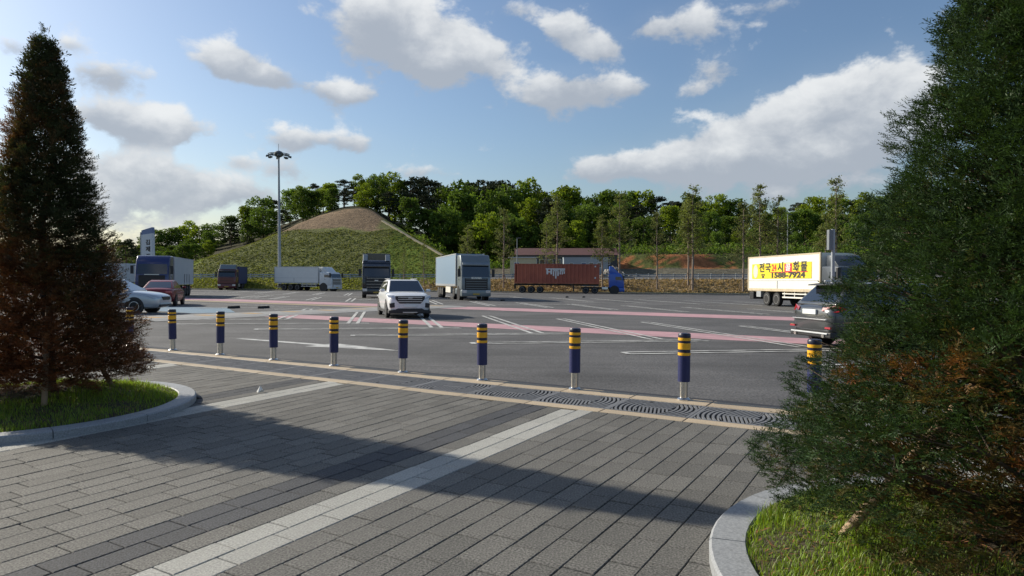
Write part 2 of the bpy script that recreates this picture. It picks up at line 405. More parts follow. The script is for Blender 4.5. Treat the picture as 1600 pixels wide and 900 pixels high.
me = np_mesh('ground', V, Fq, pm('ground_cover', (.1, .1, .04), .95, var=0))
ca = me.color_attributes.new('cover', 'FLOAT_COLOR', 'POINT'); ca.data.foreach_set('color', C.ravel())
t = MATS['ground_cover'].node_tree; b = t.nodes['Principled BSDF']; b.inputs['Specular IOR Level'].default_value = .1
at = t.nodes.new('ShaderNodeAttribute'); at.attribute_name = 'cover'
tcn = t.nodes.new('ShaderNodeTexCoord'); n1 = t.nodes.new('ShaderNodeTexNoise'); n1.inputs['Scale'].default_value = 1.1; n1.inputs['Detail'].default_value = 9; n1.inputs['Roughness'].default_value = .75
t.links.new(tcn.outputs['Object'], n1.inputs[0])
mp = t.nodes.new('ShaderNodeMapRange'); t.links.new(n1.outputs[0], mp.inputs[0]); mp.inputs[1].default_value = .3; mp.inputs[2].default_value = .7; mp.inputs[3].default_value = .5; mp.inputs[4].default_value = 1.5
vm = t.nodes.new('ShaderNodeVectorMath'); vm.operation = 'SCALE'; t.links.new(at.outputs['Color'], vm.inputs[0]); t.links.new(mp.outputs[0], vm.inputs['Scale']); t.links.new(vm.outputs[0], b.inputs['Base Color'])
bp = t.nodes.new('ShaderNodeBump'); bp.inputs['Distance'].default_value = .5; bp.inputs['Strength'].default_value = .8; t.links.new(n1.outputs[0], bp.inputs['Height']); t.links.new(bp.outputs[0], b.inputs['Normal'])
me.polygons.foreach_set('use_smooth', [True]*len(me.polygons))
tag(obj('ground', me), kind='structure')

# ------------------------------------------------------------------ car park and its markings
p = MB(); zz = lambda x, y: (x, y, lotz(x, y))
p.add([zz(64.7, -28.2), zz(64.7, EDGE_Y), zz(-124.6, EDGE_Y), zz(-124.6, 84.2)], [(0, 1, 2, 3)])
lot = p.build('car_park', M_asph); tag(lot, kind='structure')
LAY = [0]
def mark(name, pts, mat, lay=1, worn=None):
    """flat painted shape on the car park, (u,w) corners"""
    q = MB(); vs = []
    for u, w in pts:
        x, y = UW(u, w); vs.append((x, y, lotz(x, y)+.004*lay))
    q.add(vs, [tuple(range(len(vs)))]); return q.build(name, mat, lot)
def stripe(name, a, b, width, mat, lay=1):
    a, b = Vector(a), Vector(b); d = (b-a).normalized(); n = Vector((-d.y, d.x))*width/2
    return mark(name, [a-n, b-n, b+n, a+n], mat, lay)
def hairpin(a, b, gap=.34, wd=.13, lay=3, close=True):
    a, b = Vector(a), Vector(b); d = (b-a).normalized(); n = Vector((-d.y, d.x))*gap/2
    q = MB()
    segs = [(a+n, b+n), (a-n, b-n)]
    if close: segs.append((a-n-(d.orthogonal()*0), a+n))
    for k, (s, e) in enumerate(segs):
        dd = (e-s).normalized(); nn_ = Vector((-dd.y, dd.x))*wd/2; vs = []
        for pt in (s-nn_, e-nn_, e+nn_, s+nn_):
            x, y = UW(pt.x, pt.y); vs.append((x, y, lotz(x, y)+.004*lay+(.002 if k == 2 else 0)))
        q.add(vs, [(0, 1, 2, 3)])
    return q.build('stall_line', M_mwhite, lot)
mark('dark_kerb_strip', [(-120, KW+.012), (60, KW+.012), (60, KW+.46), (-120, KW+.46)], pm('dark_strip', (.022,.022,.025), .7, var=.2, scale=5), 1)  # near-black strip on the car park along the foot of the kerb
mark('pink_lane', [(-24, 19.3), (40, 19.3), (40, 21.35), (-24, 21.35)], M_mpink, 1)
mark('pink_lane', [(-75, 31.6), (40, 31.6), (40, 35.0), (-75, 35.0)], M_mpink, 1)
mark('beige_lane', [(-48, 29.9), (-27, 29.9), (-27, 31.2), (-48, 31.2)], M_mbeige, 1)
for k in range(-3, 8):                                   # angled stalls in the middle, between the pink lanes
    u0 = -16.85+3.78*k; hairpin((u0, 26.1), (u0+6.95, 18.2))
for k in range(-2, 7):                                   # angled stalls along the near edge
    u0 = -5.5-4.06*k; hairpin((u0, 14.2), (u0+4.6, 18.7), gap=.38)
for k in range(-6, 12):                                  # lorry stalls behind the far pink lane
    u0 = -30+4.2*k; hairpin((u0, 44.5), (u0+6.5, 37.2), gap=.4, wd=.16, close=False)
for k in range(-8, 12):
    u0 = -46+4.6*k; hairpin((u0, 62), (u0+9, 52), gap=.4, wd=.18, close=False)
for k in range(-4, 4):
    u0 = -70+5*k; hairpin((u0, 46), (u0+6, 39), gap=.4, wd=.16, close=False)
stripe('lane_line', (-62, 49.5), (-27, 49.5), .3, M_mwhite, 2)
stripe('lane_line', (-25, 49.5), (30, 49.5), .2, M_mwhite, 2)
stripe('lane_line', (-25, 65.5), (30, 65.5), .25, M_mwhite, 2)
stripe('lane_line', (-62, 37.5), (-36, 37.5), .25, M_mwhite, 2)
stripe('lane_line', (-60, 27.6), (-29, 27.6), .16, M_mwhite, 2)
stripe('lane_line', (-31, 14.0), (-23.3, 14.0), .16, M_mwhite, 2)
# speed hump: low painted table across the lane, yellow and white blocks
w0 = 14.6; k = 0
hm = MB(); prof = [(-26.9, 0), (-26.3, .05), (-24.2, .05), (-23.6, 0)]
for j, (w0, w1) in enumerate([(14.6, 34.5)]):
    vs = []
    for w in (w0, w1):
        for u, h in prof:
            x, y = UW(u, w); vs.append((x, y, lotz(x, y)+.012+h))
    hm.add(vs, [(i, i+1, i+5, i+4) for i in range(3)])
hm.build('speed_hump', pm('worn_white_paint', (.25,.25,.245), .8, var=.3, scale=5), lot)
w = 15.3; k = 0
while w < 33.5:
    q = MB(); vs = []
    for ww in (w, w+.55):
        for u in (-25.8, -24.8):
            x, y = UW(u, ww); vs.append((x, y, lotz(x, y)+.066))
    q.add(vs, [(0, 1, 3, 2)]); q.build('hump_block', M_myel, lot); w += 2.25
mark('blue_crossing', [(-36.5, 20.2), (-28.2, 19.2), (-27.6, 21.0), (-32.5, 24.2), (-36.5, 22.6)], M_mblue, 1)
for k in range(7): stripe('crossing_bar', (-35.5+k*1.1, 17.0), (-35.5+k*1.1, 19.0), .5, M_mwhite, 2)
for a, bq in (((-33.4, 22.6), (-31.6, 26.6)), ((-32.6, 22.6), (-30.8, 26.6)), ((-29.5, 24.2), (-28.2, 27.0)), ((-28.7, 24.2), (-27.4, 27.0)), ((-41, 46), (-38.5, 40)), ((-40.1, 46), (-37.6, 40)), ((-35.2, 43), (-34.2, 40)), ((-34.4, 43), (-33.4, 40)),
              ((-27.6, 37.5), (-20, 44)), ((-27.6, 39), (-23, 43.5)), ((-22.5, 28.2), (-18.0, 23.2))):
    stripe('lane_line', a, bq, .18, M_mwhite, 3)
mark('road_arrow', [(-15.3, 11.62), (-12.3, 11.62), (-12.3, 11.25), (-9.8, 11.74), (-12.3, 12.22), (-12.3, 11.86), (-15.3, 11.86)], M_mwhite, 1)
# concrete edge of the car park
q = MB()
for k in range(63):
    x0 = -124.6+3*k; za = lotz(x0, EDGE_Y); zb = lotz(x0+3, EDGE_Y)
    q.add([(x0, EDGE_Y, za-.1), (x0+2.97, EDGE_Y, zb-.1), (x0+2.97, EDGE_Y+.25, zb-.1), (x0, EDGE_Y+.25, za-.1), (x0, EDGE_Y, za+.15), (x0+2.97, EDGE_Y, zb+.15), (x0+2.97, EDGE_Y+.25, zb+.15), (x0, EDGE_Y+.25, za+.15)],
          [(0,3,2,1),(4,5,6,7),(0,1,5,4),(1,2,6,5),(2,3,7,6),(3,0,4,7)])
tag(q.build('far_kerb', pm('pale_concrete', (.36,.35,.32), .85, var=.15, scale=2)), kind='structure')
# black wheel stops
stop_mesh = None
stops = [((-31.6, 23.95), 45, "left one of the two black wheel stops beside the blue crossing"), ((-30.5, 25.0), 45, "right one of the two black wheel stops beside the blue crossing"),
         ((-29.3, 47.9), 45, "black wheel stop on the asphalt beside the silver tractor"), ((-31.48, 64.4), 45, "black wheel stop under the blue cab, the left of two"), ((-30.3, 66.0), 45, "black wheel stop under the blue cab, the right of two")]
for (uw, ang, lab) in stops:
    if stop_mesh is None:
        q = MB(); q.prism([(-.09, 0), (.09, 0), (.06, .12), (-.06, .12)], -.45, .45, axis='y'); stop_mesh = q.mesh('wheel_stop', M_black, .01)
    o = obj('wheel_stop', stop_mesh); x, y = UW(*uw); place(o, x, y, lotz(x, y), R(75+30)); o.scale = (1, .95, 1.1)
    tag(o, lab, 'wheel stop', 'black wheel stops on the asphalt')

# ------------------------------------------------------------------ plaza: bed, pavers, drain, kerb
def quad_sheet(name, u0, u1, w0, w1, z, mat):
    q = MB(); q.add([(*UW(u0, w0), z), (*UW(u1, w0), z), (*UW(u1, w1), z), (*UW(u0, w1), z)], [(0, 1, 2, 3)]); return q.build(name, mat)
U0, U1, W0, W1 = -26.0, 12.0, -8.0, 7.39
plaza = quad_sheet('plaza', U0-20, U1+30, W0-30, KW-.005, -.020, M_sand); tag(plaza, kind='structure')
q = MB(); q.add([(*UW(U0-20, KW-.005), -.02), (*UW(U1+30, KW-.005), -.02), (*UW(U1+30, KW-.005), -.4), (*UW(U0-20, KW-.005), -.4)], [(0, 1, 2, 3)])
tag(q.build('kerb_face', M_granite), kind='structure')
PL = [(-5.72, 8.05, 1.80), (2.87, 3.42, 1.80)]          # planting beds: x, y, radius
PA = [R(0), R(0)]
ROW, LEN, GAP, GAPL = .1965, .40, .0055, .0085
S1 = -3.655                                              # left edge of the near white stripe
STR = {}
def paver_kind(i):                                       # i = row index counted from the white stripe
    r = i % 20
    return 2 if r in (0, 1) else (1 if r in (17, 18) else 0)
def chamfer(l, wd, h=.04, c=.0045):
    a, b = l/2, wd/2
    v = [(-a, -b, -h), (a, -b, -h), (a, b, -h), (-a, b, -h), (-a, -b, -c), (a, -b, -c), (a, b, -c), (-a, b, -c), (-a+c, -b+c, 0), (a-c, -b+c, 0), (a-c, b-c, 0), (-a+c, b-c, 0)]
    f = [(8, 9, 10, 11)]+[(4+i, 4+(i+1) % 4, 8+(i+1) % 4, 8+i) for i in range(4)]+[(i, (i+1) % 4, 4+(i+1) % 4, 4+i) for i in range(4)]
    return v, f
PM = [M_pave, M_dark, M_white]
pv_mesh = {}
cands = []
i0 = int((U0-S1)/ROW); i1 = int((U1-S1)/ROW)
for i in range(i0, i1):
    uc = S1+(i+.5)*ROW; w = W0+random.random()*LEN
    while w < W1:
        ln = random.choice((LEN, LEN, LEN, LEN, LEN*.75))
        w1 = min(w+ln, W1); l = w1-w
        if l > .08:
            x, y = UW(uc, (w+w1)/2)
            if all(math.hypot(x-a, y-b) > r-.12 for a, b, r in PL): cands.append((i, uc, (w+w1)/2, l, x, y))
        w = w1
def inview(x, y, z=0):
    d = Vector((x, y, z-CAMH)); f = Vector((0, math.cos(PITCH), -math.sin(PITCH))); up = Vector((0, math.sin(PITCH), math.cos(PITCH)))
    dep = d.dot(f)
    if dep < .3: return False
    px = 800+FPX*d.x/dep; py = 450-FPX*d.dot(up)/dep
    return 0 <= px < (1210 if py < 780 else 1130) and 560 < py < 905
vis = sorted([c for c in cands if inview(c[4], c[5])], key=lambda c: c[4]**2+c[5]**2)
sing = set(id(c) for c in vis[:300])
ROTUW = math.atan2(WX.y, WX.x)
rest = [MB(), MB(), MB()]
for c in cands:
    i, uc, wc, l, x, y = c; kd = paver_kind(i); dz = random.uniform(-.0025, .0015)
    if id(c) in sing:
        key = (kd, round(l, 2))
        if key not in pv_mesh:
            v, f = chamfer(round(l, 2)-GAPL, ROW-GAP); me = bpy.data.meshes.new('paver'); me.from_pydata(v, [], f); me.materials.append(PM[kd]); pv_mesh[key] = me
        o = obj('paver', pv_mesh[key], plaza); o.location = (x, y, dz); o.rotation_euler = (random.uniform(-.004, .004), random.uniform(-.003, .003), ROTUW+random.uniform(-.004, .004))
    else:
        v, f = chamfer(l-GAPL, ROW-GAP); cs, sn = WX.x, WX.y
        rest[kd].add([(x+a*cs-b_*sn, y+a*sn+b_*cs, dz+h) for a, b_, h in v], f)
for kd in range(3):
    o = rest[kd].build('paver_field', PM[kd], plaza); o['kind'] = 'stuff'
# tan kerb stones either side of the drain, alike blocks sharing one mesh
tan1 = MB(); tan1.box(-.496, .496, -.168, .168, -.35, 0); tan1 = tan1.mesh('kerb_stone', M_tan, .008, 1)
tan2 = MB(); tan2.box(-.496, .496, -.095, .095, -.05, 0); tan2 = tan2.mesh('edging_stone', M_tan, .006, 1)
grt = MB(); grt.box(-.497, .497, -.385, .385, -.04, -.022, 1)
for (xa, xb, ya, yb) in ((-.497, .497, -.385, -.35), (-.497, .497, .35, .385), (-.497, -.465, -.35, .35), (.465, .497, -.35, .35)):
    grt.box(xa, xb, ya, yb, -.022, 0, 0)
def rib(fx, y0, y1, x0, x1, wd=.029, n=6):
    for j in range(n):
        ya, yb_ = y0+(y1-y0)*j/n, y0+(y1-y0)*(j+1)/n; pts = []
        for y in (ya, yb_):
            for dx in (-wd/2, wd/2): pts.append((max(x0, min(x1, fx(y)+dx)), y))
        if abs(pts[0][0]-pts[1][0]) < .004 and abs(pts[2][0]-pts[3][0]) < .004: continue
        vs = [(a, b_, z) for z in (-.022, -.001) for a, b_ in pts]
        grt.add(vs, [(4, 5, 7, 6), (0, 2, 6, 4), (1, 5, 7, 3)], 0)
for k in range(7):
    for sg in (1, -1):
        xk = .17+k*.058
        rib(lambda y: sg*(xk+.10*(1-(y/.35)**2)-.03), -.35, .35, -.465, .465)
for k in range(9):
    xk = -.19+k*.048
    rib(lambda y: xk+.30*(y-.19), .03, .35, -.20, .20, .025, 4)
    rib(lambda y: xk-.30*(y+.19), -.35, -.03, -.20, .20, .025, 4)
grt.box(-.20, .20, -.02, .02, -.022, -.001, 0)
grt = grt.mesh('drain_grate', [M_grate, M_slot])
rz = math.atan2(UX.y, UX.x)
for k in range(-22, 7):
    for me, wc, nm in ((tan1, KW-.17, 'kerb_stone'), (tan2, 7.49, 'edging_stone'), (grt, 7.975, 'drain_grate')):
        o = obj(nm, me, plaza); o.location = (*UW(k+.3, wc), random.uniform(-.001, .002)); o.rotation_euler = (0, 0, rz)

# ------------------------------------------------------------------ bollards
def make_bollard():
    r = empty('bollard')
    q = MB(); q.lathe([(.085, 0), (.085, .012), (.066, .03), (.054, .034)], 20); q.build('base_flange', M_steel, r, smooth=30)
    q = MB(); q.lathe([(.052, .02), (.052, .26)], 20); q.build('steel_post', M_steel, r, smooth=30)
    H0, H1 = .235, .86; L = H1-H0
    z = lambda f: H1-L*f
    q = MB(); q.lathe([(.060, H0), (.077, H0+.004), (.077, z(.46))], 22); q.lathe([(.077, z(.46)), (.077, z(.455))], 22); q.build('sleeve', M_navy, r, smooth=30)
    q = MB()
    for a, b_ in ((.40, .46), (.335, .40), (.15, .205)):
        pass
    q.lathe([(.0768, z(.463)), (.0768, z(.085))], 22); q.build('band_backing', M_ncap, r, smooth=30)
    for a, b_ in ((.095, .155), (.205, .335), (.40, .46)):
        q = MB(); q.lathe([(.0765, z(b_)), (.0795, z(b_)+.003), (.0795, z(a)-.003), (.0765, z(a))], 22); q.build('reflective_band', M_yel, r, smooth=30)
    q = MB(); q.lathe([(.077, z(.09)), (.0785, z(.08)), (.0785, z(.025)), (.070, z(.006)), (.045, H1), (.001, H1+.001)], 22); q.build('cap', M_ncap, r, smooth=40)
    return r
blab = ["yellow banded navy bollard half hidden behind the brown conifer",
        "navy and yellow bollard just right of the brown conifer, first clear one of the row",
        "navy and yellow bollard second to the right of the brown conifer",
        "navy and yellow bollard below the long white box lorry",
        "navy and yellow bollard below the black tractor, left of the white car",
        "navy and yellow bollard directly below the white car",
        "navy and yellow bollard below the gap between silver tractor and rust red container",
        "navy and yellow bollard below the blue cab",
        "navy and yellow bollard standing nearest and fully clear left of the green yew",
        "navy and yellow bollard top showing beside the green yew below the dark grey car"]
bol = None
for k in range(10):
    u = -14.90+1.543*k; o = make_bollard() if bol is None else copy_tree(bol)
    if bol is None: bol = o
    o.location = (*UW(u, 8.63), .0015); o.rotation_euler = (random.uniform(-.012, .012), random.uniform(-.012, .012), random.random()*6)
    tag(o, blab[k], 'bollard', 'navy bollards along the kerb')

# ------------------------------------------------------------------ planting beds
def bed(idx, label):
    cx, cy, r = PL[idx]; root = empty('planting_bed', (cx, cy, 0)); tag(root, label, 'planting bed', 'round planting beds on the plaza')
    n = 12
    me = None
    for k in range(n):
        if me is None:
            q = MB(); a0, a1 = 0, 2*math.pi/n; sg = 6; g = .0025
            vs = []
            prof = [(r-.21, -.05), (r-.21, .07), (r-.2, .08), (r-.015, .08), (r, .066), (r, -.05)]
            for j in range(sg+1):
                a = a0+g+(a1-a0-2*g)*j/sg
                for (rr, z) in prof: vs.append((rr*math.cos(a), rr*math.sin(a), z))
            m = len(prof); fs = [(j*m+i, j*m+(i+1) % m, (j+1)*m+(i+1) % m, (j+1)*m+i) for j in range(sg) for i in range(m)]
            fs += [tuple(range(m)), tuple(range(sg*m, sg*m+m))]
            q.add(vs, fs); me = q.mesh('kerb_stone', M_granite)
        o = obj('kerb_stone', me, root); o.rotation_euler = (0, 0, k*2*math.pi/n+.2)
    ri = r-.205; rings, sg = 12, 40
    def mz(d): return .055+.20*(1-(d/ri)**2)
    vs = [(0, 0, mz(0))]
    for k in range(1, rings+1):
        for j in range(sg):
            d = ri*k/rings; a = 2*math.pi*j/sg; vs.append((d*math.cos(a), d*math.sin(a), mz(d)+random.uniform(-.012, .012)))
    fs = [(0, 1+j, 1+(j+1) % sg) for j in range(sg)]+[(1+(k-1)*sg+j, 1+k*sg+j, 1+k*sg+(j+1) % sg, 1+(k-1)*sg+(j+1) % sg) for k in range(1, rings) for j in range(sg)]
    q = MB(); q.add(vs, fs); q.build('soil', M_soil, root, smooth=60)
    # grass blades
    n = 62000 if idx == 1 else 36000
    rr = ri*np.sqrt(rng.random(n)); th = rng.random(n)*2*np.pi
    keep = rng.random(n) < np.clip((rr-ri*.25)/(ri*.22), .03, 1)
    clump = np.sin(rr*9+th*5)*np.sin(th*11+rr*4); keep &= rng.random(n) < (.72+.28*clump)
    rr, th = rr[keep], th[keep]; n = len(rr)
    bx, by = rr*np.cos(th), rr*np.sin(th); bz = .055+.20*(1-(rr/ri)**2)-.008
    h = rng.uniform(.028, .068, n)*(1+.5*np.sin(bx*6)*np.sin(by*5)); h = np.where(rng.random(n) < .05, h*1.6, h)
    dr = rng.random(n)*2*np.pi; wd = rng.uniform(.0018, .0036, n); ln = rng.uniform(.15, .75, n)*h
    dx, dy = np.cos(dr), np.sin(dr)
    B = np.stack([bx, by, bz], 1); D = np.stack([dx, dy, 0*dx], 1); P = np.stack([-dy, dx, 0*dx], 1); Z = np.array([0, 0, 1.])
    V = np.empty((n, 5, 3)); V[:, 0] = B-P*wd[:, None]; V[:, 1] = B+P*wd[:, None]
    mid = B+D*(ln*.35)[:, None]+Z*(h*.62)[:, None]; V[:, 2] = mid+P*(wd*.8)[:, None]; V[:, 3] = mid-P*(wd*.8)[:, None]
    V[:, 4] = B+D*ln[:, None]+Z*(h)[:, None]
    base = np.arange(n)*5
    F1 = np.stack([base, base+1, base+2, base+3], 1); F2 = np.stack([base+3, base+2, base+4, base+4], 1)
    Ft = np.concatenate([np.stack([base, base+1, base+2], 1), np.stack([base, base+2, base+3], 1), np.stack([base+3, base+2, base+4], 1)])
    tint = np.repeat((rng.random(n) < .10).astype(float)*.8+rng.random(n)*.15, 5)
    o = obj('grass', np_mesh('grass', V.reshape(-1, 3), Ft, M_blade, tint), root); o['kind'] = 'stuff'
    # fallen needles and twigs on the soil
    n = 2600; a_ = rng.random(n)*2*np.pi; d_ = ri*.97*rng.random(n)**.6; c_ = np.stack([d_*np.cos(a_), d_*np.sin(a_), .055+.20*(1-(d_/ri)**2)+rng.uniform(.004, .03, n)], 1)
    t_ = rng.random(n)*2*np.pi; l_ = rng.uniform(.01, .05, n); dv = np.stack([np.cos(t_)*l_, np.sin(t_)*l_, rng.normal(0, .006, n)], 1); pv = np.stack([-np.sin(t_), np.cos(t_), 0*t_], 1)*rng.uniform(.0015, .006, n)[:, None]
    Vn = np.stack([c_-dv, c_+pv, c_+dv, c_-pv], 1).reshape(-1, 3)
    o = obj('needle_litter', np_mesh('needle_litter', Vn, np.arange(4*n).reshape(-1, 4), pm('dead_needles', (.20,.085,.035), .9, var=.2, isl=.5)), root); o['kind'] = 'stuff'
    return root, mz
bedL, mzL = bed(0, "round grassed bed with granite kerb under the brown conifer")
bedR, mzR = bed(1, "round grassed bed with granite kerb under the big green yew")

# ------------------------------------------------------------------ the two yews on the plaza
def spray(nn, L, nl, nw, side=0):
    """a flat twig of needles along +x, returns quads (k,4,3)"""
    Q = []
    def twig(o, d, L, nn):
        d = d/np.linalg.norm(d); s = np.cross([0, 0, 1.], d)
        Q.append([o-s*.0012, o+s*.0012, o+d*L+s*.0006, o+d*L-s*.0006])
        for i in range(nn):
            f = (i+.5)/nn; b_ = o+d*L*f; sg = 1 if i % 2 else -1
            nd = d*.75+s*sg*.75*(1-.4*f)+np.array([0, 0, rng.uniform(-.15, .35)]); nd /= np.linalg.norm(nd)
            l = nl*(1-.35*f)*rng.uniform(.8, 1.15); pp = np.cross(nd, [0, 0, 1.]); pp = pp/np.linalg.norm(pp); pp = pp*.8+np.array([0, 0, rng.uniform(-.6, .6)])
            Q.append([b_, b_+nd*l*.45+pp*nw, b_+nd*l, b_+nd*l*.45-pp*nw])
    twig(np.zeros(3), np.array([1., 0, 0]), L, nn)
    for k in range(side):
        sg = 1 if k % 2 else -1; f = .2+.45*k/max(side, 1)
        twig(np.array([L*f, 0, 0]), np.array([.8, sg*.6, rng.uniform(-.1, .3)]), L*(.62-.2*f), int(nn*.6))
    return np.array(Q)
def conifer(cx, cy, rad, top, zlow, n, tmpl, dead, holes, seed, bulge=.13, lo=.45, ab=(1.6, .75)):
    g = np.random.default_rng(seed)
    zs = np.linspace(zlow, top, 200); rr = np.interp(zs, rad[0], rad[1])
    cdf = np.cumsum(rr+.06); cdf /= cdf[-1]
    z = np.interp(g.random(n), cdf, zs); th = g.random(n)*2*np.pi
    R0 = np.interp(z, rad[0], rad[1])
    # bough structure: lumps in (theta,z)
    lump = np.sin(th*5+z*2.3+seed)*np.sin(z*5.1+th*2)+.6*np.sin(th*11-z*7.0)+.5*np.sin(z*13+th*3)
    depth = g.beta(*ab, n)
    Rr = R0*(1+bulge*lump*.55)*(lo+(1-lo)*depth)
    pos = np.stack([cx+Rr*np.cos(th), cy+Rr*np.sin(th), z+.05*lump], 1)
    keep = np.ones(n, bool)
    for hx, hy, hz, hr in holes: keep &= ((pos-np.array([hx, hy, hz]))**2).sum(1) > hr*hr*(.7+.6*g.random(n))
    keep &= (lump > -1.1) | (depth < .6)
    pos, th, z, lump, depth, R0 = pos[keep], th[keep], z[keep], lump[keep], depth[keep], R0[keep]; n = len(pos)
    upw = .55+.9*np.clip((z-zlow)/(top-zlow), 0, 1)+g.normal(0, .45, n)
    d = np.stack([np.cos(th)+g.normal(0, .45, n), np.sin(th)+g.normal(0, .45, n), upw*.75-.25], 1); d /= np.linalg.norm(d, axis=1)[:, None]
    ref = np.stack([g.normal(0, .35, n), g.normal(0, .35, n), np.ones(n)], 1)
    s = np.cross(ref, d); s /= np.linalg.norm(s, axis=1)[:, None]; u = np.cross(d, s)
    sc = g.uniform(.7, 1.25, n)
    tm = g.integers(0, len(tmpl), n)
    Vs, Ts = [], []
    for k, T in enumerate(tmpl):
        sel = np.where(tm == k)[0]; m = T.reshape(-1, 3)
        Vk = (pos[sel][:, None, :]+sc[sel][:, None, None]*(m[None, :, 0:1]*d[sel][:, None, :]+m[None, :, 1:2]*s[sel][:, None, :]+m[None, :, 2:3]*u[sel][:, None, :]))
        dd = np.clip(dead(pos[sel], depth[sel], g), 0, 1); Vs.append(Vk.reshape(-1, 3)); Ts.append(np.repeat(dd, len(m)))
    V = np.concatenate(Vs); Tt = np.concatenate(Ts)
    return V, Tt
def merge(name, parts, mat):
    V = np.concatenate([a for a, _ in parts]); Tt = np.concatenate([b for _, b in parts]); Fq = np.arange(len(V)).reshape(-1, 4)
    V[:, 2] = np.maximum(V[:, 2], .16)
    return np_mesh(name, V, Fq, mat, Tt)
def tree_wood(root, cx, cy, z0, top, rad, zlow, n, seed, r0):
    g = random.Random(seed); q = MB()
    pts = [(cx+g.uniform(-.02, .02)*k, cy+g.uniform(-.02, .02)*k, z0-.05+(top-z0)*k/8) for k in range(9)]
    q.path(pts, [r0*(1-.115*k)+.004 for k in range(9)], 9); q.build('trunk', M_bark, root, smooth=60)
    q = MB()
    for k in range(n):
        f = g.random()**1.25; z = zlow+.05+(top-zlow-.2)*f; a = g.uniform(0, 6.28); L = float(np.interp(z, rad[0], rad[1]))*.93
        p0 = Vector((cx, cy, z-.12*L)); e = Vector((cx+math.cos(a)*L, cy+math.sin(a)*L, z+.22*L+g.uniform(-.06, .06)))
        m = p0.lerp(e, .5)+Vector((g.uniform(-.06, .06), g.uniform(-.06, .06), -.06*L))
        q.path([p0, m, e], [r0*.28*(1-f)+.006, r0*.16*(1-f)+.004, .002], 5)
        for j in range(3):
            b_ = p0.lerp(e, g.uniform(.35, .85)); ee = b_+Vector((math.cos(a+g.uniform(-1, 1)), math.sin(a+g.uniform(-1, 1)), g.uniform(-.1, .5)))*L*.28
            q.path([b_, ee], [.005, .0015], 4)
    q.build('branches', M_bark, root, smooth=60)['kind'] = 'stuff'
# left: mostly browning conifer
lx, ly = -5.47, 8.05
radL = ([.28, .40, .60, .9, 1.3, 1.7, 2.3, 3.0, 3.6, 4.0, 4.25, 4.36], [.75, .92, .95, .88, .75, .63, .50, .36, .23, .13, .06, .02])
def deadL(p_, dep, g):
    z = p_[:, 2]; nn_ = np.sin(p_[:, 0]*3.1+z*2)*np.sin(p_[:, 1]*2.7-z*1.7)
    base = np.clip(1.15-z*.48, 0.05, 1)+.35*nn_+(1-dep)*.25
    spot = np.exp(-((p_[:, 0]+5.85)**2/.05+(z-3.15)**2/.09))*1.2
    return base*.95+spot+g.normal(0, .22, len(z))
tl = empty('conifer_tree', (lx, ly, .26)); tag(tl, "tall narrow conifer turning brown at the base in the grassed bed", 'tree', 'conifers on the plaza')
def to_local(root):
    for c in children(root): c.location = (-root.location.x, -root.location.y, -root.location.z)
tree_wood(tl, lx, ly, .26, 4.3, radL, .35, 90, 3, .07)
TA = [spray(11, .12, .036, .0050, 2) for _ in range(4)]; TC = [spray(7, .16, .06, .011, 2) for _ in range(3)]
o = obj('foliage', merge('foliage', [conifer(lx, ly, radL, 4.36, .36, 11500, TA, deadL, [], 11, .22, .45, (1.6, .6)), conifer(lx, ly, (radL[0], [v*.9 for v in radL[1]]), 4.25, .40, 4200, TC, deadL, [], 12, .17, .25, (1.2, 1.2))], M_needle2), tl); o['kind'] = 'stuff'
to_local(tl)
# right: large green yew with burnt brown lower boughs
rx_, ry_ = 2.90, 3.45
radR = ([.30, .40, .62, .80, 1.0, 1.26, 1.55, 1.8, 2.46, 3.15, 4.0, 4.7, 5.0], [1.12, 1.34, 1.47, 1.42, 1.27, 1.10, 1.04, .94, .70, .54, .32, .12, .02])
def deadR(p_, dep, g):
    z = p_[:, 2]; nn_ = np.sin(p_[:, 0]*5.3+z*4)*np.sin(p_[:, 1]*4.7-z*5.1)
    right = np.clip((p_[:, 0]-1.5)*1.5, 0, 1)
    n2 = np.sin(p_[:, 0]*11+z*9+1)*np.sin(p_[:, 1]*13-z*8)
    base = np.clip(1.0-z*1.05, 0, 1)*(.10+.75*right)+.30*nn_*np.clip(1.3-z, 0, 1)+.22*n2*np.clip(1.5-z, 0, 1)+(1-dep)*.30*np.clip(1.5-z*.6, 0, 1)-.22
    for (px, py, Y, r, a) in ((1365, 570, 3.0, .13, 1.0), (1450, 585, 2.7, .14, 1.0), (1500, 580, 2.6, .14, .9), (1580, 600, 2.5, .14, .8), (1590, 710, 2.4, .16, .9), (1335, 590, 3.0, .10, .8), (1420, 600, 2.8, .12, .8), (1370, 620, 2.8, .06, .7), (1330, 650, 2.8, .06, .6)):
        c = at_y(px, py, Y); dxx = p_[:, 0]*(Y/np.maximum(p_[:, 1], .5))-c.x; dzz = (z-CAMH)*(Y/np.maximum(p_[:, 1], .5))+CAMH-c.z
        base = base+a*(.5+.9*n2)*np.exp(-(dxx**2+dzz**2)/(r*r*.55))*(p_[:, 1] < 3.6)
    return base+g.normal(0, .16, len(z))
tr = empty('yew_tree', (rx_, ry_, .26)); tag(tr, "large dense dark green yew with burnt orange lower boughs, cropped by the picture edge", 'tree', 'conifers on the plaza')
tree_wood(tr, rx_, ry_, .26, 4.9, radR, .35, 150, 5, .085)
TB = [spray(9, .08, .025, .0030, 2) for _ in range(5)]; TD = [spray(8, .15, .05, .0065, 2) for _ in range(3)]
hl = [(*at_y(1440, 640, 2.7), .22), (*at_y(1490, 645, 2.5), .2), (*at_y(1560, 800, 2.5), .30), (*at_y(1500, 790, 2.6), .20)]
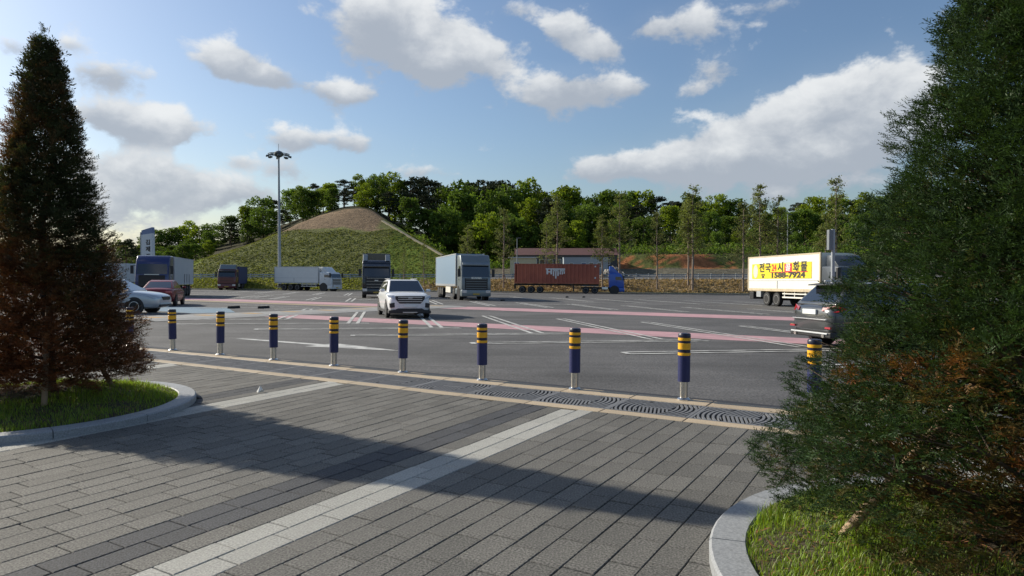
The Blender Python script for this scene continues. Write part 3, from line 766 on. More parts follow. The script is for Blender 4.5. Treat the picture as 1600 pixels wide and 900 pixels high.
o = obj('foliage', merge('foliage', [conifer(rx_, ry_, radR, 5.0, .36, 34000, TB, deadR, hl, 23, .17, .62, (2.0, .55)), conifer(rx_, ry_, (radR[0], [v*.86 for v in radR[1]]), 4.9, .42, 12000, TD, deadR, hl, 24, .15, .25, (1.3, 1.2))], M_needle), tr); o['kind'] = 'stuff'
to_local(tr)
def stakes(cx, cy, ring, h, mzf, a0, label, r=.022):
    root = empty('tree_support', (cx, cy, .2)); tag(root, label, 'tree support', 'wooden stakes propping the conifers')
    for k in range(3):
        a = a0+k*2.094; q = MB(); f = (ring*math.cos(a), ring*math.sin(a), -.05); t_ = (.05*math.cos(a+.4), .05*math.sin(a+.4), h)
        q.tube(f, t_, r, r*.9, 10); q.build('stake', M_stake, root, smooth=40)
    q = MB(); q.lathe([(.07, h-.22), (.085, h-.2), (.085, h-.12), (.07, h-.1)], 14); q.build('tie', M_trim, root)
stakes(lx, ly, .75, 1.35, mzL, R(-60), "leaning wooden stakes propping the brown conifer", .03)
stakes(rx_, ry_, 1.10, 1.45, mzR, R(160), "leaning wooden stakes propping the big green yew", .03)
# litter on the paving
pl_ = plaza_at(1177, 779); q = MB(); q.add([(0, 0, .004), (.05, .01, .012), (.075, .035, .004), (.03, .045, .014), (-.01, .03, .006)], [(0, 1, 3, 4), (1, 2, 3)]); o = q.build('dry_leaf', pm('dry_leaf', (.30, .09, .03), .8)); o.location = pl_; tag(o, "small dry orange leaf lying on the grey pavers near the granite kerb", 'leaf')
pl_ = plaza_at(403, 614); q = MB(); q.add([(0, 0, .003), (.06, 0, .05), (.07, .05, .012), (.01, .05, .09), (-.03, .03, .01)], [(0, 1, 2), (0, 2, 3), (0, 3, 4)]); o = q.build('paper_scrap', pm('paper', (.7, .7, .68), .8)); o.location = pl_; tag(o, "crumpled white paper scrap on the pale paver stripe", 'litter')

# ------------------------------------------------------------------ vehicles
WHEEL = {}
def wheel_meshes(r, wd, spokes, alloy):
    k = (r, wd, spokes)
    if k in WHEEL: return WHEEL[k]
    h = wd/2
    q = MB(); q.lathe([(r*.62, -h*.95), (r*.8, -h), (r*.95, -h*.85), (r, -h*.5), (r, h*.5), (r*.95, h*.85), (r*.8, h), (r*.62, h*.95)], 28, axis='y'); ty = q.mesh('tyre', M_black, smooth=40)
    q = MB()
    q.lathe([(r*.62, -h*.2), (r*.64, h*.96), (r*.58, h*.98), (r*.55, h*.55)], 28, axis='y', mi=0)
    q.lathe([(r*.16, -h*.2), (r*.16, h*.86), (r*.1, h*.92)], 14, axis='y', mi=0)
    for j in range(spokes):
        a = 2*math.pi*j/spokes; m = Matrix.Rotation(a, 4, 'Y'); q.box(r*.12, r*.6, h*.5, h*.84, -r*.055, r*.055, 0, m)
    q.lathe([(r*.6, h*.15), (r*.6, h*.2)], 24, axis='y', mi=1)
    rm = q.mesh('rim', [alloy, M_trim], smooth=30)
    WHEEL[k] = (ty, rm); return WHEEL[k]
def wheel(root, x, y, z, r, wd, spokes=10, alloy=None, steer=0):
    ty, rm = wheel_meshes(r, wd, spokes, alloy or M_alloy)
    w_ = obj('wheel', ty, root); w_.location = (x, y, z); w_.rotation_euler = (0, 0, (0 if y > 0 else math.pi)+steer)
    obj('rim', rm, w_); return w_
def panel(root, name, mat, pts, off, nrm, thick=.012, bevel=0):
    n = Vector(nrm).normalized(); a = [Vector(p_)+n*off for p_ in pts]; b_ = [Vector(p_)+n*(off-thick) for p_ in pts]; k = len(a)
    q = MB(); q.add(a+b_, [tuple(range(k)), tuple(range(k, 2*k))[::-1]]+[(i, (i+1) % k, k+(i+1) % k, k+i) for i in range(k)])
    return q.build(name, mat, root, bevel)

def make_car(name, paint, st, gh, wheels, kind):
    """st: stations (x, zlow, ztop, halfwidth); gh: greenhouse (x cowl, x tail at belt, x roof front, x roof rear, zbelt, zroof, hw belt, hw roof)"""
    r = empty(name); q = MB(); vs = []; K = None
    for (x, zl, zt, hw) in st:
        zm = zl+(zt-zl)*.55
        half = [(0, zl), (hw*.80, zl), (hw*.955, zl+.07), (hw*.99, zl+(zt-zl)*.35), (hw, zm), (hw*.985, zl+(zt-zl)*.78), (hw*.94, zt-.06), (hw*.84, zt-.008), (hw*.5, zt+.02), (0, zt+.028)]
        ring = half+[(-y, z) for y, z in half[-2:0:-1]]; K = len(ring)
        vs += [(x, y, z) for y, z in ring]
    m = len(st)
    fs = [(k*K+i, k*K+(i+1) % K, (k+1)*K+(i+1) % K, (k+1)*K+i) for k in range(m-1) for i in range(K)]
    fs += [tuple(range(K)), tuple(range((m-1)*K, m*K))[::-1]]
    q.add(vs, fs); q.build('body', paint, r, smooth=50, subsurf=1)
    xc, xt, xf, xr, zb, zr, hb, hr = gh
    B = [Vector(v) for v in ((xc, hb*.93, zb-.03), (xc, -hb*.93, zb-.03), (xt, -hb*.95, zb-.03), (xt, hb*.95, zb-.03))]
    T = [Vector(v) for v in ((xf, hr, zr), (xf, -hr, zr), (xr, -hr*.98, zr-.03), (xr, hr*.98, zr-.03))]
    xm = (xf+xr)/2
    q = MB(); q.add(B+T+[Vector((xm, hr*1.02, zr+.03)), Vector((xm, -hr*1.02, zr+.03))],
                    [(0, 1, 5, 4), (1, 2, 6, 9, 5), (2, 3, 7, 6), (3, 0, 4, 8, 7), (4, 5, 9, 8), (8, 9, 6, 7), (3, 2, 1, 0)])
    q.build('cabin', paint, r, bevel=.07, seg=3, smooth=50)
    def bil(a, b_, c, d, s, t): return (a.lerp(b_, s)).lerp(d.lerp(c, s), t)
    def face(nm, mat, a, b_, c, d, s0, s1, t0, t1, off):
        n = (b_-a).cross(d-a)
        mid = (a+b_+c+d)/4; ctr = Vector((xm, 0, (zb+zr)/2))
        if n.dot(mid-ctr) < 0: n = -n
        pts = [bil(a, b_, c, d, s0, t0), bil(a, b_, c, d, s1, t0), bil(a, b_, c, d, s1, t1), bil(a, b_, c, d, s0, t1)]
        return panel(r, nm, mat, pts, off, n, .02)
    face('windscreen', M_glass, B[0], B[1], T[1], T[0], .04, .96, .10, .93, .008)
    face('rear_window', M_glass, B[2], B[3], T[3], T[2], .08, .92, .16, .90, .008)
    for sd in (0, 1):
        a, b_, c, d = (B[0], B[3], T[3], T[0]) if sd == 0 else (B[1], B[2], T[2], T[1])
        for s0, s1 in ((.13, .42), (.445, .74), (.765, .93)):
            face('side_window', M_glass, a, b_, c, d, s0, s1, .12, .88, .008)
    (xw1, xw2, tr_, wr, sp) = wheels
    for x in (xw1, xw2):
        hw = float(np.interp(x, [s[0] for s in st][::-1], [s[3] for s in st][::-1]))
        for sd in (1, -1):
            q = MB(); q.lathe([(wr*1.17, -.12), (wr*1.17, .004)], 28, (0, 0, 0), 'y')
            o = q.build('wheel_arch', M_trim, r); o.location = (x, sd*(hw-.006), wr+.015); o.rotation_euler = (0, 0, 0 if sd > 0 else math.pi)
            wheel(r, x, sd*(hw-.085), wr, wr, .20, sp)
    for sd in (1, -1):
        q = MB(); q.box(xc-.42, xc-.26, sd*(hb+.02), sd*(hb+.20), zb+.0, zb+.13); q.build('door_mirror', paint, r, bevel=.04, seg=2, smooth=60)
        for xx in ((xf*.35-.15), (xr*.45)):
            q = MB(); q.box(xx-.09, xx+.09, sd*(hb+.012), sd*(hb+.04), zb-.17, zb-.14); q.build('door_handle', paint, r, bevel=.008)
    return r
white = pm('white_paint', (.72,.73,.74), .3, var=.02, coat=.6)
silver = pm('silver_blue_paint', (.42,.47,.52), .3, .35, var=.02, coat=.8)
maroon = pm('maroon_paint', (.17,.012,.02), .4, 0, var=.02, coat=.3, spec=.3)
dgrey = pm('dark_grey_paint', (.070,.076,.082), .3, .45, var=.02, coat=.9)

# white SUV facing us
SUV = [(2.32,.40,.74,.52),(2.27,.30,.86,.74),(2.12,.24,.96,.86),(1.75,.22,1.04,.905),(1.2,.22,1.09,.915),(.6,.22,1.09,.92),(-.6,.22,1.10,.92),(-1.5,.22,1.12,.915),(-2.0,.26,1.10,.88),(-2.25,.34,1.02,.80),(-2.33,.45,.92,.66)]
GH = (1.32,-2.20,.42,-1.72,1.08,1.60,.88,.64)
c = make_car('suv', white, SUV, GH, (1.42,-1.35,.92,.355,10), 'suv')
tag(c, "white suv with dark grille driving towards the bollards in front of the silver tractor", 'car', 'cars in the car park')
q = MB()
prof = [(-.62, .93), (.62, .93), (.60, .80), (.44, .62), (-.44, .62), (-.60, .80)]
q.prism(prof, 2.16, 2.345, axis='x'); g_ = q.build('grille', M_trim, c, .02)
for z in (.70, .79, .88):
    s = MB(); s.box(2.345, 2.36, -.50, .50, z-.012, z+.012); s.build('grille_bar', M_alloy, g_)
q = MB(); q.box(2.345, 2.372, -.09, .09, .83, .87); q.build('badge', M_alloy, c, .01)
for sd in (1, -1):
    q = MB(); q.add([(2.31, sd*.56, .92), (2.31, sd*.58, .84), (2.14, sd*.87, .86), (2.02, sd*.91, .96), (2.2, sd*.66, .96), (2.1, sd*.5, .9)], [(0, 1, 2, 3, 4), (0, 5, 1), (1, 5, 2), (2, 5, 3), (3, 5, 4), (4, 5, 0)]); q.build('headlight', M_lamp, c)
    q = MB(); q.prism([(sd*.58, .46), (sd*.82, .44), (sd*.84, .62), (sd*.62, .66)], 2.05, 2.285, axis='x'); q.build('fog_lamp_recess', M_trim, c, .015)
q = MB(); q.prism([(-.88, .20), (.88, .20), (.88, .33), (.6, .36), (.5, .42), (-.5, .42), (-.6, .36), (-.88, .33)], 1.9, 2.335, axis='x'); q.build('lower_bumper', M_trim, c, .03)
q = MB(); q.box(2.33, 2.35, -.30, .30, .24, .27); q.build('skid_plate', M_alloy, c)
q = MB(); q.box(2.33, 2.362, -.26, .26, .47, .58); q.build('licence_plate', M_plate, c, .006)
for sd in (1, -1):
    q = MB(); q.box(-1.5, .25, sd*.58, sd*.62, 1.635, 1.665); q.build('roof_rail', M_alloy, c, .01)
    q = MB(); q.box(-1.1, 1.1, sd*.885, sd*.925, .22, .34); q.build('sill_trim', M_trim, c, .01)
p_ = lot_at(640, 497.5); hd = R(180-17); place(c, p_.x-math.sin(hd)*2.2, p_.y-math.cos(hd)*2.2, lotz(p_.x-math.sin(hd)*2.2, p_.y-math.cos(hd)*2.2)+.003, hd)

# dark grey SUV from behind
c = make_car('suv', dgrey, SUV, GH, (1.42,-1.35,.92,.36,10), 'suv')
tag(c, "dark grey suv seen from behind, half hidden by the green yew", 'car', 'cars in the car park')
for sd in (1, -1):
    q = MB(); q.add([(-2.30, sd*.46, 1.00), (-2.33, sd*.46, .92), (-2.20, sd*.86, .90), (-1.95, sd*.925, .98), (-2.18, sd*.80, 1.06), (-2.1, sd*.5, .96)], [(0, 1, 2, 3, 4), (0, 5, 1), (1, 5, 2), (2, 5, 3), (3, 5, 4), (4, 5, 0)]); q.build('tail_light', M_red, c)
    q = MB(); q.box(-2.345, -2.3, sd*.60, sd*.80, .50, .545); q.build('reflector', M_red, c)
    q = MB(); q.tube((-2.37, sd*.55, .33), (-2.1, sd*.55, .33), .05, n=12); q.build('exhaust', M_steel, c)
q = MB(); q.box(-2.36, -2.31, -.26, .26, .83, .95); q.build('licence_plate', M_plate, c, .006)
q = MB(); q.box(-2.34, -2.0, -.80, .80, .28, .42); q.build('lower_bumper', M_trim, c, .03)
q = MB(); q.box(-2.375, -2.2, -.72, .72, .36, .40); q.build('skid_plate', M_dull, c, .01)
q = MB(); q.box(-2.372, -2.33, -.66, .66, .70, .725); q.build('chrome_strip', M_alloy, c, .005)
q = MB(); q.prism([(-1.66, 1.60), (-1.98, 1.565), (-1.98, 1.535), (-1.66, 1.55)], -.60, .60); q.build('spoiler', M_trim, c, .01)
for sd in (1, -1):
    q = MB(); q.box(-1.5, .25, sd*.58, sd*.62, 1.635, 1.665); q.build('roof_rail', M_alloy, c, .01)
p_ = lot_at(1262, 545); hd = R(79)
place(c, p_.x+math.sin(hd)*2.3+.22, p_.y+math.cos(hd)*2.3+.35, lotz(p_.x+2.5, p_.y+.8)+.003, hd)

# silver saloon side on
SED = [(2.42,.42,.70,.5),(2.36,.30,.78,.72),(2.2,.24,.86,.83),(1.8,.22,.94,.885),(1.25,.21,1.00,.90),(.5,.2,1.01,.905),(-.6,.2,1.02,.905),(-1.5,.21,1.04,.90),(-2.1,.26,1.02,.85),(-2.36,.36,.95,.74),(-2.42,.5,.86,.6)]
GS = (1.30,-2.02,.30,-1.15,1.0,1.52,.87,.62)
c = make_car('saloon_car', silver, SED, GS, (1.42,-1.38,.9,.335,14), 'sedan')
tag(c, "silver saloon car crossing behind the brown conifer, alloy front wheel showing", 'car', 'cars in the car park')
for sd in (1, -1):
    q = MB(); q.add([(2.34, sd*.56, .78), (2.36, sd*.56, .68), (2.22, sd*.84, .68), (1.92, sd*.895, .82), (2.15, sd*.66, .85), (2.1, sd*.5, .75)], [(0, 1, 2, 3, 4), (0, 5, 1), (1, 5, 2), (2, 5, 3), (3, 5, 4), (4, 5, 0)]); q.build('headlight', M_lamp, c)
    q = MB(); q.box(-1.05, 1.05, sd*.893, sd*.915, .50, .53); q.build('side_moulding', silver, c, .006)
q = MB(); q.prism([(-.42, .76), (.42, .76), (.34, .60), (-.34, .60)], 2.2, 2.425, axis='x'); q.build('grille', M_trim, c, .015)
q = MB(); q.box(2.2, 2.42, -.6, .6, .32, .42); q.build('lower_grille', M_trim, c, .02)
p_ = lot_at(211, 490.5); hd = R(86)
place(c, p_.x-1.45*math.sin(hd), p_.y-1.45*math.cos(hd)+.75, lotz(p_.x-1.4, p_.y+.7)+.003, hd)

# maroon saloon from behind
c = make_car('saloon_car', maroon, SED, (1.30,-1.95,.30,-1.0,1.0,1.46,.87,.62), (1.42,-1.38,.9,.335,10), 'sedan')
tag(c, "maroon saloon car seen from behind beyond the silver saloon", 'car', 'cars in the car park')
for sd in (1, -1):
    q = MB(); q.box(-2.44, -2.25, sd*.45, sd*.78, .74, .88); q.build('tail_light', M_red, c, .03)
q = MB(); q.box(-2.46, -2.42, -.26, .26, .60, .71); q.build('licence_plate', M_plate, c, .006)
p_ = lot_at(244, 479); hd = R(-18)
place(c, p_.x+2.4*math.sin(hd), p_.y+2.4*math.cos(hd), lotz(p_.x, p_.y+2.4)+.003, hd)

# ---- lorries: x forward, front face at x = 0
M_rimt = pm('steel_rim', (.25,.25,.25), .5, .5, var=.1)
def cab(root, paint, H, wtop, W=2.5, low=None, gr=M_trim, bars=5, bar_mat=None, fairing=None, L=2.15, visor=None, lampm=None):
    h = W/2; low = low or paint
    q = MB(); q.prism([(0, .86), (0.0, 1.5), (-.07, 1.92), (-.30, wtop+.05), (-.42, min(wtop+.35, H-.05)), (-.8, H), (-L, H), (-L, .86)], -h, h); q.build('cab', paint, root, bevel=.10, seg=3, smooth=45)
    panel(root, 'windscreen', M_glass, [(-.07, -h+.13, 1.94), (-.07, h-.13, 1.94), (-.295, h-.17, wtop), (-.295, -h+.17, wtop)], .014, (1, 0, .23), .03)
    for sd in (1, -1):
        panel(root, 'side_window', M_glass, [(-.30, sd*h, 2.0), (-1.25, sd*h, 2.0), (-1.25, sd*h, wtop-.12), (-.50, sd*h, wtop-.12)], .012, (0, sd, 0), .03)
        q = MB(); q.lathe([(.66, -.35), (.66, .006)], 30, (0, 0, 0), 'y'); o = q.build('wheel_arch', M_trim, root); o.location = (-1.38, sd*h, .55); o.rotation_euler = (0, 0, 0 if sd > 0 else math.pi)
        wheel(root, -1.38, sd*(h-.16), .5, .5, .32, 8, M_rimt)
        q = MB(); q.box(-.16, .0, sd*(h+.10), sd*(h+.32), 1.95, 2.62); q.tube((-.14, sd*(h-.05), 2.60), (-.10, sd*(h+.2), 2.60), .025, n=6); q.build('door_mirror', M_trim, root, .03)
        q = MB(); q.box(.0, .095, sd*.80, sd*(h-.05), .60, .86); q.build('headlight', lampm or M_lamp, root, .03)
        q = MB(); q.box(-2.1, -1.98, sd*(h-.4), sd*(h-.01), .40, .86); q.build('step', M_trim, root, .02)
        q = MB(); q.box(-1.2, -1.06, sd*(h+.005), sd*(h+.03), 1.70, 1.76); q.build('door_handle', M_trim, root)
    q = MB(); q.box(-.74, .075, -h+.01, h-.01, .32, .88); q.build('bumper', low, root, .06, smooth=50)
    q = MB(); q.box(-.2, .035, -h+.28, h-.28, .90, 1.84); g = q.build('grille', gr, root, .03)
    for k in range(bars):
        z = .98+k*.80/max(bars-1, 1); q = MB(); q.box(.03, .055, -h+.38, h-.38, z-.022, z+.022); q.build('grille_bar', bar_mat or paint, g)
    q = MB(); q.box(.07, .10, -.27, .27, .46, .58); q.build('licence_plate', M_plateg, root)
    if visor: q = MB(); q.prism([(-.28, wtop+.0), (-.02, wtop-.08), (-.02, wtop+.02), (-.30, wtop+.2)], -h+.1, h-.1); q.build('sun_visor', visor, root, .02)
    if fairing:
        q = MB(); q.prism([(-.75, H-.02), (-2.0, H-.02), (-2.0, H+fairing), (-1.6, H+fairing)], -h+.25, h-.25); q.build('roof_fairing', paint, root, .06, smooth=45)
def chassis(root, x0, x1, W, z=.95):
    q = MB()
    for sd in (1, -1): q.box(x1, x0, sd*.38, sd*.50, z-.28, z)
    for x in np.arange(x1+.3, x0, 1.4): q.box(x-.05, x+.05, -.4, .4, z-.2, z-.05)
    q.build('chassis', M_trim, root)
def axle(root, x, W, r=.5):
    for sd in (1, -1): wheel(root, x, sd*(W/2-.17), r, r, .32, 8, M_rimt)
    q = MB(); q.tube((x, -W/2+.2, r), (x, W/2-.2, r), .08, n=8); q.build('axle', M_trim, root)
def guard(root, x0, x1, W, mat=None):
    for sd in (1, -1):
        q = MB(); q.box(x1, x0, sd*(W/2-.07), sd*(W/2-.03), .62, .72); q.box(x1, x0, sd*(W/2-.07), sd*(W/2-.03), .88, .96)
        for x in np.linspace(x1+.2, x0-.2, 4): q.box(x-.03, x+.03, sd*(W/2-.12), sd*(W/2-.07), .6, 1.08)
        q.build('side_guard', mat or M_dull, root)
def tank(root, x, W, sd, L=1.2, mat=None):
    q = MB(); q.box(x-L/2, x+L/2, sd*(W/2-.55), sd*(W/2-.03), .45, .98); q.build('fuel_tank', mat or M_dull, root, .1, 3, 50)
def cargo(root, x0, x1, W, z0, z1, mat, trim, frames=True, split=None):
    h = W/2
    q = MB(); q.box(x1, x0, -h, h, z0, z1); b_ = q.build('cargo_box', mat, root, .02, 1)
    for sd in (1, -1):
        q = MB(); q.box(x1-.01, x0+.01, sd*(h-.06), sd*(h+.022), z0-.10, z0+.09); q.build('bottom_rail', trim, b_)
        q = MB(); q.box(x1-.01, x0+.01, sd*(h-.06), sd*(h+.018), z1-.07, z1+.02); q.build('top_rail', trim, b_)
        for x in (x0, x1): q = MB(); q.box(x-.06, x+.06, sd*(h-.08), sd*(h+.026), z0+.0, z1+.024); q.build('corner_post', trim, b_)
        if split:
            q = MB(); q.box(x1+.07, x0-.07, sd*h, sd*(h+.012), z0+split-.015, z0+split+.015); q.build('panel_seam', M_dull, b_)
            xm = x0+(x1-x0)*.55; q = MB(); q.box(xm-.05, xm+.05, sd*h, sd*(h+.02), z0+.09, z0+split); q.build('gate_latch', M_dull, b_)
    q = MB(); q.box(x1-.05, x1, -h+.1, h-.1, z0+.1, z1-.1); q.build('rear_door', mat, b_, .01)
    q = MB(); q.box(x1, x1+.1, -h+.1, h-.1, .5, .62); q.build('underrun_bar', M_dull, root)
    for sd in (1, -1): q = MB(); q.box(x1-.02, x1+.06, sd*(h-.5), sd*(h-.12), .72, .86); q.build('tail_light', M_red, root)
    return b_
def put_lorry(root, px, py, bearing, dist=None, dx=0):
    p_ = lot_at(px, py) if dist is None else None
    if p_ is None:
        d = ray(px, py); x, y = d.x/d.y*dist, dist
    else: x, y = p_.x, p_.y
    hd = R(bearing); place(root, x+dx, y, lotz(x+dx, y)+.004, hd)
lsilver = pm('silver_lorry_paint', (.17,.20,.215), .4, .2, var=.03, coat=.5)
lblack = pm('black_lorry_paint', (.012,.014,.02), .25, .2, var=.02, coat=.9)
lwhite = pm('white_lorry_paint', (.62,.64,.65), .4, var=.04, coat=.3)
lred = pm('dark_red_lorry_paint', (.10,.012,.018), .35, var=.03, coat=.6)
lblue = pm('royal_blue_lorry_paint', (.02,.095,.45), .35, var=.04, coat=.6)
lnavy = pm('navy_lorry_paint', (.018,.028,.12), .3, var=.03, coat=.7)
boxblue = pm('pale_blue_box', (.20,.285,.38), .45, var=.03, scale=2)
boxwhite = pm('white_box', (.66,.67,.66), .5, var=.05, scale=1.5)
boxgrey = pm('pale_grey_box', (.50,.53,.55), .5, var=.04, scale=2)
boxcream = pm('cream_box', (.70,.69,.63), .5, var=.06, scale=1.5)
darkbl = pm('dark_blue_tarp', (.015,.03,.12), .6, var=.12, scale=2)

# silver tractor with a pale blue trailer
t_ = empty('lorry'); tag(t_, "silver high roofed tractor with pale blue box trailer parked nose towards us", 'lorry', 'lorries parked across the car park')
cab(t_, lsilver, 3.82, 2.98, gr=M_trim, bars=5, visor=lsilver, bar_mat=lsilver)
text('badge', 'SCANIA', .20, M_alloy, t_, (.06, 0, 1.86), (math.pi/2, 0, math.pi/2), .01, .01, 1.25)
q = MB(); q.box(-2.15, -1.98, -1.2, 1.2, .9, 3.8); q.build('rear_wall', M_trim, t_)
chassis(t_, -.9, -14, 2.5); axle(t_, -3.9, 2.5); 
for x in (-10.2, -11.4, -12.6): axle(t_, x, 2.5)
tank(t_, -2.8, 2.5, -1, .9, lsilver); tank(t_, -2.8, 2.5, 1, .9, lsilver)
cargo(t_, -2.75, -14.0, 2.5, 1.25, 3.98, boxblue, M_dull)
q = MB()
for sd in (1, -1): q.box(-8.2, -5.6, sd*1.0, sd*1.2, .55, 1.1)
q.build('tool_box', boxcream, t_)
put_lorry(t_, 744, 469.5, 165)

# black tractor, head on
t_ = empty('lorry'); tag(t_, "black tractor with raised roof spoiler facing us left of the white suv", 'lorry', 'lorries parked across the car park')
cab(t_, lblack, 3.45, 2.85, gr=M_trim, bars=4, bar_mat=pm('dark_chrome', (.25,.26,.28), .2, .9), visor=lblack)
for sd in (1, -1):
    q = MB(); q.prism([(-.55, 3.35), (-1.9, 3.4), (-1.9, 3.98), (-1.35, 3.95)], sd*.78, sd*1.2); q.build('roof_fin', lsilver, t_, .05)
q = MB(); q.box(-2.0, -1.6, -1.24, 1.24, 3.4, 4.05); q.build('roof_spoiler', lblack, t_, .05)
q = MB(); q.box(.055, .075, -.16, .16, 1.55, 1.63); q.build('badge', M_alloy, t_)
chassis(t_, -.9, -9.0, 2.5); axle(t_, -5.0, 2.5); axle(t_, -6.3, 2.5); tank(t_, -3, 2.5, -1); tank(t_, -3, 2.5, 1)
cargo(t_, -2.5, -9.2, 2.46, 1.25, 3.75, darkbl, M_trim)
put_lorry(t_, 588, 466, 168.5)

# long white box lorry
t_ = empty('lorry'); tag(t_, "long white box lorry parked side on at the foot of the light mast", 'lorry', 'lorries parked across the car park')
cab(t_, lwhite, 2.75, 2.5, gr=lsilver, bars=3, fairing=.75)
chassis(t_, -.9, -10.2, 2.46); axle(t_, -7.3, 2.46); axle(t_, -8.5, 2.46); axle(t_, -6.1, 2.46); guard(t_, -2.6, -5.4, 2.46); tank(t_, -2.7, 2.46, 1)
cargo(t_, -2.3, -10.2, 2.48, 1.18, 3.52, boxwhite, M_dull, split=.7)
put_lorry(t_, 526, 455, 112, 99)

# dark red cab with blue box
t_ = empty('lorry'); tag(t_, "dark red lorry with blue box body parked below the grass slope", 'lorry', 'lorries parked across the car park')
cab(t_, lred, 3.1, 2.75, gr=lred, bars=3, bar_mat=M_trim, fairing=None, visor=M_trim)
q = MB(); q.prism([(-.4, 3.05), (-1.9, 3.05), (-1.9, 3.75), (-.9, 3.72)], -1.1, 1.1); q.build('roof_fairing', lsilver, t_, .06)
chassis(t_, -.9, -8.6, 2.46); axle(t_, -5.3, 2.46); axle(t_, -6.5, 2.46); tank(t_, -3, 2.46, 1, 1.0); tank(t_, -3, 2.46, -1, 1.0)
cargo(t_, -2.4, -8.8, 2.46, 1.05, 3.5, darkbl, darkbl)
put_lorry(t_, 354, 453, 169, 99)

# navy high cab with pale box
t_ = empty('lorry'); tag(t_, "navy blue lorry with pale grey box in front of the name pylon", 'lorry', 'lorries parked across the car park')
cab(t_, lnavy, 3.45, 2.75, gr=M_trim, bars=3, bar_mat=M_trim, low=M_trim)
q = MB(); q.box(.04, .06, -.55, .55, 1.86, 1.93); q.build('badge', M_alloy, t_)
chassis(t_, -.9, -11.5, 2.48)
for x in (-6.3, -7.5, -8.7, -9.9): axle(t_, x, 2.48)
tank(t_, -3, 2.48, 1); tank(t_, -3, 2.48, -1)
cargo(t_, -2.35, -11.5, 2.48, 1.15, 3.42, boxgrey, boxgrey)
for x in (-6.9, -8.1, -9.3):
    for sd in (1, -1): q = MB(); q.box(x-.03, x+.03, sd*1.241, sd*1.27, 1.0, 2.0); q.build('curtain_strap', M_trim, t_)
put_lorry(t_, 237, 465.5, 164)

# pale box lorry showing behind the conifer
t_ = empty('lorry'); tag(t_, "pale box lorry end showing between the brown conifer and the navy lorry", 'lorry', 'lorries parked across the car park')
cab(t_, lwhite, 2.7, 2.45, bars=3); chassis(t_, -.9, -9, 2.46); axle(t_, -6.2, 2.46); axle(t_, -7.3, 2.46)
cargo(t_, -2.3, -9.0, 2.46, 1.1, 3.3, boxgrey, M_dull)
put_lorry(t_, 85, 452, 270, 80)

# blue tractor with skeletal trailer, and the container on it
t_ = empty('lorry'); tag(t_, "royal blue tractor with skeletal trailer under the rust red container", 'lorry', 'lorries parked across the car park')
cab(t_, lblue, 2.95, 2.6, gr=M_trim, bars=3, bar_mat=M_trim, low=lblue)
q = MB(); q.prism([(-.6, 2.9), (-2.1, 2.9), (-2.1, 4.0), (-1.75, 4.0)], -1.12, 1.12); q.build('roof_fairing', lblue, t_, .08, 3, 45)
chassis(t_, -.9, -6.2, 2.4); axle(t_, -4.2, 2.48); axle(t_, -5.5, 2.48); tank(t_, -2.75, 2.48, -1, .9, M_steel); tank(t_, -2.75, 2.48, 1, .9, M_steel)
q = MB()
for x in (-4.2, -5.5):
    for sd in (1, -1): q.box(x-.55, x+.55, sd*.9, sd*1.24, 1.06, 1.12)
q.build('mudguard', M_dull, t_)
q = MB()
for sd in (1, -1): q.box(-15.9, -3.6, sd*.38, sd*.52, 1.12, 1.38)
for x in np.arange(-15.7, -3.5, 2.0): q.box(x-.08, x+.08, -1.2, 1.2, 1.22, 1.36)
q.box(-16.0, -15.85, -1.2, 1.2, .6, 1.3)
q.build('trailer_frame', M_trim, t_)
for x in (-12.2, -13.5, -14.8): axle(t_, x, 2.48)
q = MB()
for sd in (1, -1): q.box(-7.4, -7.2, sd*.7, sd*.82, .25, 1.2)
q.build('landing_leg', M_trim, t_)
LC = t_; put_lorry(t_, 974, 461.5, 95, 100)
cont = pm('container_rust_red', (.42,.115,.065), .6, var=.12, scale=1.2, col2=(.34,.09,.055))
k_ = empty('shipping_container'); tag(k_, "rust red corrugated shipping container with white HMM letters on the trailer", 'container')
k_.matrix_world = LC.matrix_world.copy(); LC_m = LC.rotation_euler.copy()
CX0, CX1, CZ0, CZ1, CH = -3.65, -15.85, 1.40, 4.28, 1.22
for sd in (1, -1):
    q = MB(); prof = []; x = CX0-.12; st_ = 0
    while x > CX1+.12:
        for dx, dp in ((0, 0), (-.19, 0), (-.29, -.10), (-.48, -.10)):
            if x+dx > CX1+.12: prof.append((x+dx, CH-.01+dp))
        x -= .58
    vs = [(a, sd*b_, CZ0+.16) for a, b_ in prof]+[(a, sd*b_, CZ1-.1) for a, b_ in prof]; n = len(prof)
    q.add(vs, [(i, i+1, n+i+1, n+i) for i in range(n-1)]); q.build('side_panel', cont, k_)
    for z0, z1 in ((CZ0, CZ0+.17), (CZ1-.11, CZ1)):
        q = MB(); q.box(CX1, CX0, sd*(CH-.09), sd*CH+sd*.004, z0, z1); q.build('side_rail', cont, k_)
    for x in (CX0, CX1): q = MB(); q.box(x-.09, x+.09, sd*(CH-.12), sd*(CH+.007), CZ0-.01, CZ1+.01); q.build('corner_post', cont, k_)
q = MB(); q.box(CX1+.02, CX0-.02, -CH+.08, CH-.08, CZ1-.06, CZ1-.02); q.build('roof_panel', cont, k_)
q = MB(); q.box(CX0-.06, CX0-.02, -CH+.1, CH-.1, CZ0+.1, CZ1-.1); q.build('end_wall', cont, k_)
q = MB(); q.box(CX1+.02, CX1+.06, -CH+.1, CH-.1, CZ0+.1, CZ1-.1); q.build('door', cont, k_)
mwl = pm('white_lettering', (.72,.70,.68), .6, var=.1, scale=3)
